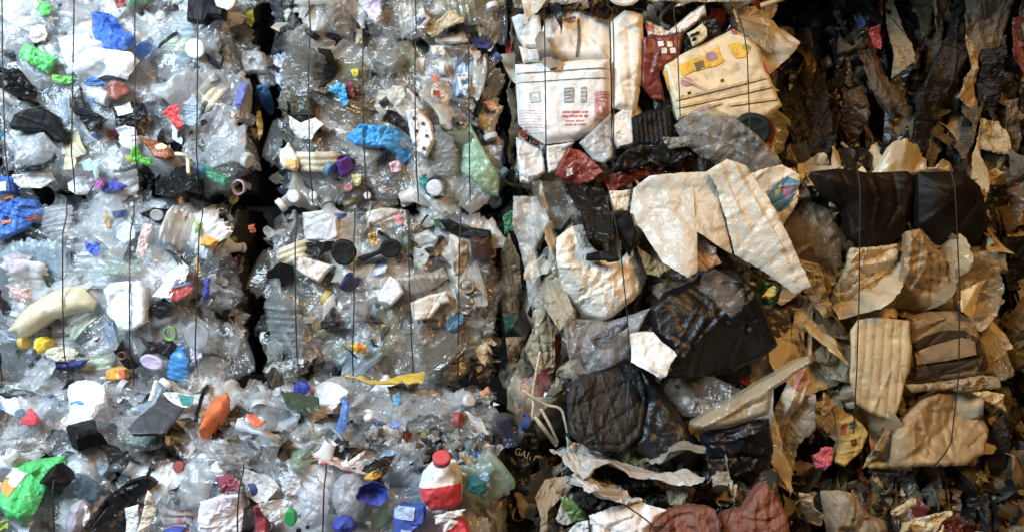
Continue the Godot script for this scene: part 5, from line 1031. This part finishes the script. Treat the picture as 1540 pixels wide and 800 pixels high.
	for q in [["grey tan film strip hanging beside the silvery bag", [300,250, 250,360, 262,480, 300,600, 240,640, 190,560, 200,420, 215,330], "a8987c"], ["long brown film strip deep in the gap below the green scrap", [60,290, 100,380, 110,520, 90,640, 40,620, 20,480, 30,360], "6a5638"], ["tan pointed film strip beside the pale twine", [180,560, 230,640, 230,780, 160,800, 120,720, 150,640], "a8946e"]]:
		put("C2", "7", "tan_film", "film", q[0], "dirty", q[2], q[1], {"lift": .02, "c": .3, "rib": .03, "rib_a": .006, "rib_to": 10})
	put("C2", "7", "plastic_scrap", "scrap", "green scrap in the gap beside the white translucent film", "film", "2a7a4c", [35,225, 75,205, 78,280, 45,290], {"lift": .04, "c": .2})
	put("C2", "7", "plastic_scrap", "scrap", "dark teal scrap low in the gap", "film", "164034", [40,600, 80,590, 85,640, 50,660], {"lift": .035, "c": .3})

func lettering(item: MeshInstance3D, text: String, x: float, y: float, size: float, turn: float, hex: String) -> void:
	var q: Array = item.get_meta("lie_of_sheet")
	var p := on_face(q[1], x, y)
	var m := TextMesh.new(); m.text = text; m.font_size = 64; m.depth = .02; m.pixel_size = size / PX / 64.0 * .9
	var f := SystemFont.new(); f.font_names = PackedStringArray(["Droid Sans"]); m.font = f
	mesh_node("lettering", m, mat("print", hex), item, Transform3D(Basis(Vector3(0, 0, 1), deg_to_rad(turn)) * Basis.from_scale(Vector3(1, 1, .1)), Vector3(p.x - q[2].x, p.y - q[2].y, height(p - q[2], q[0]) + .012)))

# ---------------------------------------------------------------- film, bags and boards in the last column
func place_film_bale_items() -> void:
	var t: MeshInstance3D
	put("D2", "8", "plastic_bag", "bag", "brown black bulging bag above the cream sheets", "rubber", "1a140e", [150,82, 250,70, 370,80, 520,72, 580,120, 580,250, 540,285, 482,330, 372,346, 312,312, 290,200, 205,162], {"crumple": 0.1, "lines_at": [[200, 100, 260, 160, 330, 280, 0.008, -0.014], [370, 90, 400, 180, 380, 320, 0.008, 0.012], [470, 90, 480, 200, 430, 310, 0.009, -0.014], [250, 75, 290, 180, 0.006, -0.01], [450, 200, 500, 240, 0.01, 0.012]], "lift": 0.085, "b": 0.055, "edge": 0.11, "c": 0.14, "creases": 12, "flat": false, "d": .08})
	put("D2", "8", "plastic_bag", "bag", "second brown black bag with a smooth rounded front", "rubber", "19140f", [545,80, 690,76, 772,130, 832,250, 826,340, 760,352, 632,332, 548,272, 540,160], {"crumple": 0.1, "lines_at": [[700, 90, 760, 190, 800, 320, 0.006, 0.009], [560, 120, 620, 160, 0.008, -0.01], [740, 130, 800, 330, 0.006, -0.009]], "lift": 0.09, "b": 0.055, "edge": 0.11, "c": 0.14, "creases": 10, "flat": false, "d": .08})
	put("D2", "8", "clear_bag", "bag", "clear brownish bag of scraps beside the brown black bag", "gloss", "8f8068", [78,292, 120,225, 172,170, 262,212, 312,320, 295,420, 200,402, 122,372], {"lift": .05, "b": .05, "edge": .06, "c": .3, "creases": 12, "d": .04, "flat": true})
	put("D2", "8", "plastic_sheet", "sheet", "cracked cream sheet between the black bag and ribbed board", "film", "cdb68c", [300,350, 400,345, 492,332, 490,425, 440,475, 380,522, 320,582, 250,602, 262,500, 290,420], {"lines_at": [[310, 480, 400, 440, 480, 400, 0.004, -0.012], [330, 560, 370, 500, 470, 430, 0.004, -0.012], [310, 400, 400, 380, 480, 345, 0.005, -0.01], [270, 560, 330, 470, 0.004, -0.01], [360, 560, 370, 530, 0.006, -0.016]], "lift": .055, "c": .25, "b": .025, "d": .03, "creases": 11})
	put("D2", "8", "plastic_sheet", "sheet", "cream sheet flap behind the clear brownish bag", "dirty", "c4b08a", [120,385, 200,405, 262,548, 232,600, 205,560, 150,470], {"lift": .05, "c": .2})
	put("D2", "8", "plastic_bag", "bag", "tan brown upright bag in the middle of its bale", "film", "a2855a", [490,292, 545,280, 600,340, 640,362, 682,482, 702,572, 610,575, 520,572, 420,602, 455,520, 482,450], {"lines_at": [[500, 300, 500, 420, 450, 560, 0.007, 0.012], [560, 300, 600, 460, 610, 570, 0.008, -0.012], [620, 380, 650, 560, 0.006, -0.01], [540, 300, 530, 450, 500, 560, 0.005, -0.009]], "lift": .075, "c": 0.3, "b": 0.02, "edge": 0.03, "d": .04, "flat": false})
	t = put("D2", "8", "foil_bag", "bag", "shiny pale gold crumpled bag with a pale label", "gloss", "cdb47c", [662,430, 680,352, 750,362, 822,352, 872,482, 864,602, 772,602, 702,562], {"lift": .06, "c": .5, "b": .03, "creases": 16})
	patch(t, "label", "print", "ead8a0", [702,502, 802,460, 778,545, 752,602, 690,572], {"proud": .005})
	put("D2", "8", "corrugated_board", "board", "cream board with upright ribs in front of the bale", "hard", "d8c08e", [305,640, 330,602, 400,592, 512,605, 518,700, 510,790, 480,900, 458,965, 390,940, 330,905, 305,820], {"lift": .10, "c": .03, "b": .012, "rib": .027, "rib_a": .0035, "rib_to": -4, "folds": 3, "d": .025, "h": .0042})
	put("D2", "8", "ribbed_film", "film", "grey cream pleated film beside the largest black tub", "dirty", "a89878", [20,562, 100,520, 190,500, 212,602, 150,660, 100,692, 30,622], {"lift": .06, "c": .1, "rib": .022, "rib_a": .007, "rib_to": -8, "d": .02})
	t = put("D2", "8", "plastic_tub", "tub", "tan tub with an oval handle slot", "hard", "8f744c", [520,592, 610,575, 702,572, 762,622, 800,710, 832,802, 700,815, 540,830, 520,740], {"lines_at": [[530, 640, 640, 600, 740, 640, 0.006, 0.008], [560, 820, 700, 790, 820, 780, 0.006, -0.008]], "lift": .07, "c": .06, "b": .03, "edge": .04, "d": .06})
	patch(t, "recess_shade", "rubber", "3a2a1a", [530,690, 570,660, 640,640, 710,640, 725,655, 690,670, 610,685, 560,700, 535,720], {"proud": .012, "d": .012})  # raised dark slabs paint the shade of the recess round the handle
	patch(t, "recess_shade", "rubber", "3a2a1a", [535,770, 640,752, 750,735, 752,765, 640,795, 540,805], {"proud": .010, "d": .010})
	patch(t, "recess_shade", "rubber", "42301e", [735,655, 760,670, 800,770, 775,790, 750,740], {"proud": .008, "d": .008})
	patch(t, "handle_grip", "hard", "9a7e56", [540,720, 600,692, 700,665, 742,680, 748,725, 640,750, 545,765], {"proud": .016, "d": .016})
	put("D2", "8", "plastic_film", "film", "crinkled amber film below the pale gold bag", "gloss", "a88c5a", [770,610, 860,608, 900,700, 905,800, 840,820, 800,720], {"lift": .05, "c": .5, "creases": 14})
	put("E2", "8", "plastic_film", "film", "olive tan film roll beside the pale gold bag", "dirty", "7a6a42", [900,600, 950,520, 990,540, 990,780, 930,810, 900,720], {"lift": .06, "c": .25, "b": .04, "edge": .04})
	t = put("D2", "12", "plastic_film", "film", "long cream wrinkled film with a pink top", "film", "d2c2a6", [60,285, 100,170, 150,80, 202,60, 235,130, 200,200, 150,280, 160,420, 110,480, 75,620, 42,560, 38,450], {"lines_at": [[180, 80, 130, 200, 90, 330, 80, 480, 70, 600, 0.007, 0.012], [205, 90, 170, 190, 120, 300, 0.006, -0.01], [140, 120, 80, 300, 55, 480, 0.006, -0.012]], "lift": .09, "c": .3, "b": .03, "edge": .04, "flat": false, "creases": 12, "d": .02})
	patch(t, "stain", "print", "c4806c", [135,150, 160,80, 205,65, 205,130, 170,165], {"proud": .003})
	put("D2", "12", "plastic_film", "film", "second cream twisted film beside the long cream film", "milky", "d8ccb4", [160,185, 242,180, 245,330, 205,372, 172,402, 152,540, 95,545, 120,420, 150,300], {"lift": .09, "c": .35, "creases": 12, "flat": true, "d": .02})
	put("D2", "12", "plastic_sheet", "sheet", "tan flap with a dark corner beside the ribbed board", "dirty", "b89c6c", [262,160, 330,230, 400,270, 330,390, 270,330, 250,260], {"lift": .055, "c": .2})
	t = put("D2", "12", "paper_cup", "cup", "yellow printed cup squashed below the ribbed board", "hard", "d6b45a", [322,290, 380,262, 432,305, 455,340, 432,422, 355,492, 312,472, 335,390], {"lift": .085, "b": .025, "c": .12})
	patch(t, "print_mark", "print", "c03c28", [330,300, 352,292, 350,340, 332,348], {})
	patch(t, "print_mark", "print", "4a7a6a", [365,292, 392,288, 396,312, 370,318], {})
	patch(t, "print_mark", "print", "6a3c20", [370,370, 395,360, 402,385, 378,395], {})
	put("D2", "12", "plastic_scrap", "scrap", "hot pink crumpled scrap beside the yellow printed cup", "film", "e25a7c", [212,440, 250,405, 298,410, 305,450, 265,502, 225,498], {"lift": .10, "c": .45, "creases": 10})
	put("D2", "12", "plastic_sheet", "sheet", "tan strip of film slanting down from the ribbed board", "dirty", "a88e62", [430,500, 480,380, 560,290, 600,270, 555,350, 500,430, 450,490], {"lift": .08, "c": .15})
	put("D2", "12", "plastic_bowl", "bowl", "large tan bowl pressed flat with curved dents", "hard", "b09468", [540,482, 552,350, 600,285, 645,240, 720,185, 782,160, 900,170, 960,210, 1012,262, 1015,340, 962,432, 862,472, 700,476], {"lines_at": [[620, 300, 680, 330, 720, 390, 690, 440, 0.006, -0.012], [680, 250, 760, 240, 850, 220, 0.007, 0.01], [860, 220, 820, 300, 830, 380, 900, 400, 980, 350, 0.006, -0.012], [750, 180, 740, 300, 0.005, -0.008], [720, 380, 800, 440, 0.006, -0.009], [600, 420, 660, 380, 0.006, 0.008]], "lift": .075, "b": 0.025, "edge": 0.03, "c": 0.2, "d": .05, "h": .006})
	put("D2", "12", "plastic_sheet", "sheet", "pale cream flap pointing out above the tan bowl", "film", "dcc48e", [885,160, 960,155, 1045,172, 1050,245, 980,210], {"lift": .10, "c": .2})
	put("D2", "12", "plastic_sheet", "sheet", "folded tan ledge above the large tan bowl", "dirty", "a8905f", [615,130, 800,120, 950,90, 1030,100, 1035,150, 900,165, 780,155, 640,165], {"lift": .075, "c": .25, "b": .02})
	put("D3", "12", "plastic_strip", "strip", "pale yellow strip under the large tan bowl", "hard", "d8c07a", [500,500, 600,492, 705,510, 710,535, 600,525, 505,520], {"lift": .10, "d": .02, "b": .008})
	put("D3", "12", "plastic_strip", "strip", "dull purple strip under the pale yellow strip", "film", "4a3c50", [520,535, 640,545, 705,550, 700,568, 600,560, 522,552], {"lift": .085})
	put("D2", "12", "clear_bag", "bag", "clear sparkling brown bag below the tan bowl", "clear", "c2a272", [820,440, 900,410, 965,450, 945,545, 900,560, 850,510], {"lift": .08, "c": .6, "creases": 14})
	put("D3", "12", "plastic_film", "film", "wide grey tan film draped over the lowest dark bale", "dirty", "9a8a6e", [262,605, 330,590, 382,602, 470,702, 562,742, 570,830, 280,830, 265,720], {"lines_at": [[300, 600, 380, 720, 400, 830, 0.008, -0.012], [340, 600, 450, 700, 540, 760, 0.008, 0.012], [280, 700, 320, 820, 0.008, 0.01]], "lift": .085, "c": .22, "b": .04, "edge": .06, "flat": false})
	put("D3", "12", "plastic_film", "film", "cream torn film beside the wide grey tan film", "film", "cfc0a4", [150,600, 200,600, 215,660, 262,700, 262,760, 200,740, 165,660], {"lift": .085, "c": .3})
	put("D3", "12", "plastic_sheet", "sheet", "pale cream pointed flap in the lowest dark bale", "film", "e0cda2", [630,725, 720,690, 822,680, 822,695, 780,730, 752,765, 660,792], {"lift": .08, "c": .15})
	put("D3", "12", "plastic_sheet", "sheet", "maroon film at the lower edge", "film", "5a1812", [800,702, 940,742, 932,830, 790,830, 770,760], {"lift": .06, "c": .3})
	put("D3", "12", "plastic_strip", "strip", "upright cream strip beside the maroon film", "film", "dcc89a", [758,770, 782,735, 790,830, 760,830], {"lift": .08, "c": .1})
	put("D3", "12", "plastic_strip", "strip", "tan strip leaning at the lower edge", "hard", "c8ae72", [572,820, 600,730, 640,700, 632,740, 600,830], {"lift": .10, "d": .012})
	put("D3", "12", "plastic_scrap", "scrap", "small cream scrap at the lower edge beside the maroon film", "film", "d8c8a4", [915,785, 960,770, 1010,830, 920,830], {"lift": .075})
	put("D3", "12", "plastic_sheet", "sheet", "cream torn shard above the leaning tan strip", "film", "ccb88c", [545,680, 600,650, 655,620, 660,650, 610,690, 560,710], {"lift": .085, "c": .2})
	put("E2", "12", "tan_film", "film", "tan arched film beside the lowest dark bale", "dirty", "8a7048", [1030,482, 1090,520, 1165,610, 1140,660, 1090,690, 1040,760, 1010,740, 1050,620], {"lift": .06, "c": .3, "b": .02})
	put("E2", "12", "tan_film", "film", "narrow tan drape under the tan arched film", "dirty", "7c6642", [1090,690, 1140,660, 1150,800, 1110,830, 1080,760], {"lift": .04, "c": .3})
	# dark hanging film
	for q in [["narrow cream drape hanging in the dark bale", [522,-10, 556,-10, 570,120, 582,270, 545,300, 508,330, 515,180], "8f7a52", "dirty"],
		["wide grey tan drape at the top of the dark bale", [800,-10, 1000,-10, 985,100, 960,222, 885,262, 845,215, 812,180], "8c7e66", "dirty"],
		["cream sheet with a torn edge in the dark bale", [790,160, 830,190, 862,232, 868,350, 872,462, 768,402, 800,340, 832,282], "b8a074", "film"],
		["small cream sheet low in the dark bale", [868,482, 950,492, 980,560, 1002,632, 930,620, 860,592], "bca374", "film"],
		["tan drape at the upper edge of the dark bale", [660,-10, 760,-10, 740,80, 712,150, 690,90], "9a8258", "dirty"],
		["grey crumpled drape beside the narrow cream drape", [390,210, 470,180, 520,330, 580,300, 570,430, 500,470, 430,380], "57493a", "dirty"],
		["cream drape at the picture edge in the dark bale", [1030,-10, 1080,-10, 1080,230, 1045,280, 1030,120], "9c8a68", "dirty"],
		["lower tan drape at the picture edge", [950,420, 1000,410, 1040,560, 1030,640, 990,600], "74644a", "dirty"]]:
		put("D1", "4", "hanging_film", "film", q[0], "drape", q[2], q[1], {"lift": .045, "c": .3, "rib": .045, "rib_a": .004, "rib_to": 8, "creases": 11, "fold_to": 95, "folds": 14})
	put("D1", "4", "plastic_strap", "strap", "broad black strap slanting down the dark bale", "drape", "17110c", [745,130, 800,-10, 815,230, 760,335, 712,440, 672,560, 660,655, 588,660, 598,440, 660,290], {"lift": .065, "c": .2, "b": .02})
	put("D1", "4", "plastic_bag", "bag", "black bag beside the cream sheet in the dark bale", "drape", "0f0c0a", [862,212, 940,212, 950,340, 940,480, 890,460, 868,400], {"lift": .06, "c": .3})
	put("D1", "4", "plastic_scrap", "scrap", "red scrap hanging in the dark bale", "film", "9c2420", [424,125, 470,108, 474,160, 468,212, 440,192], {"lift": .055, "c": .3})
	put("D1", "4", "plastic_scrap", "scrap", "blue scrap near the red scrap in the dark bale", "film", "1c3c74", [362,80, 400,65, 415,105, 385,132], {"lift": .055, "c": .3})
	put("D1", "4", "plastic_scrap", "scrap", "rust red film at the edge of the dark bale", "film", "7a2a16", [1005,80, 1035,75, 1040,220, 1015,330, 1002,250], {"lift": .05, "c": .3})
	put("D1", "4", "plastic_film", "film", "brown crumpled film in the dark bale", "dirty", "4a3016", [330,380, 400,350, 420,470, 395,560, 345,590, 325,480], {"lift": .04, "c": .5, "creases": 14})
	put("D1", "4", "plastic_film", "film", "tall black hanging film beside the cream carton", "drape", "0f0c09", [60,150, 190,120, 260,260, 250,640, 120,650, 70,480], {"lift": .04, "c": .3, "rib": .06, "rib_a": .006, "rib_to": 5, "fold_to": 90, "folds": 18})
	put("D1", "4", "plastic_sheet", "sheet", "cream ledge scraps on top of the tan bale", "dirty", "a8905e", [150,670, 300,672, 430,660, 560,675, 560,692, 300,700, 160,695], {"lift": .16, "c": .2})
	put("D1", "4", "plastic_scrap", "scrap", "pale yellow scrap on the ledge under the dark bale", "film", "c8a85c", [470,670, 510,642, 545,650, 550,682, 490,688], {"lift": .17, "c": .25})
	straw("D1", "4", "wooden_stick", "stick", "thin pale stick leaning on the ledge under the dark bale", "8a7450", [[290, 590], [340, 630], [425, 672]], .006, .12)
	put("E2", "8", "plastic_scrap", "scrap", "tan yellow scrap beside the smooth black bag", "film", "a88c50", [835,80, 900,50, 930,70, 890,110, 845,105], {"lift": .07, "c": .3})
	put("E2", "8", "plastic_film", "film", "dark green black film beside the smooth black bag", "bag", "181a10", [830,115, 930,110, 950,170, 880,190], {"lift": .05, "c": .3})
	put("E2", "8", "clear_bag", "bag", "crinkled tan clear film beside the smooth black bag", "tint", "8a7650", [830,200, 900,190, 960,220, 950,300, 870,280], {"lift": .045, "c": .5, "creases": 12, "d": .01})
	put("E2", "8", "plastic_bag", "bag", "deep black bag beside the pale gold bag", "drape", "0e0b08", [880,310, 985,300, 985,500, 920,500, 885,420], {"lift": .05, "c": .3})
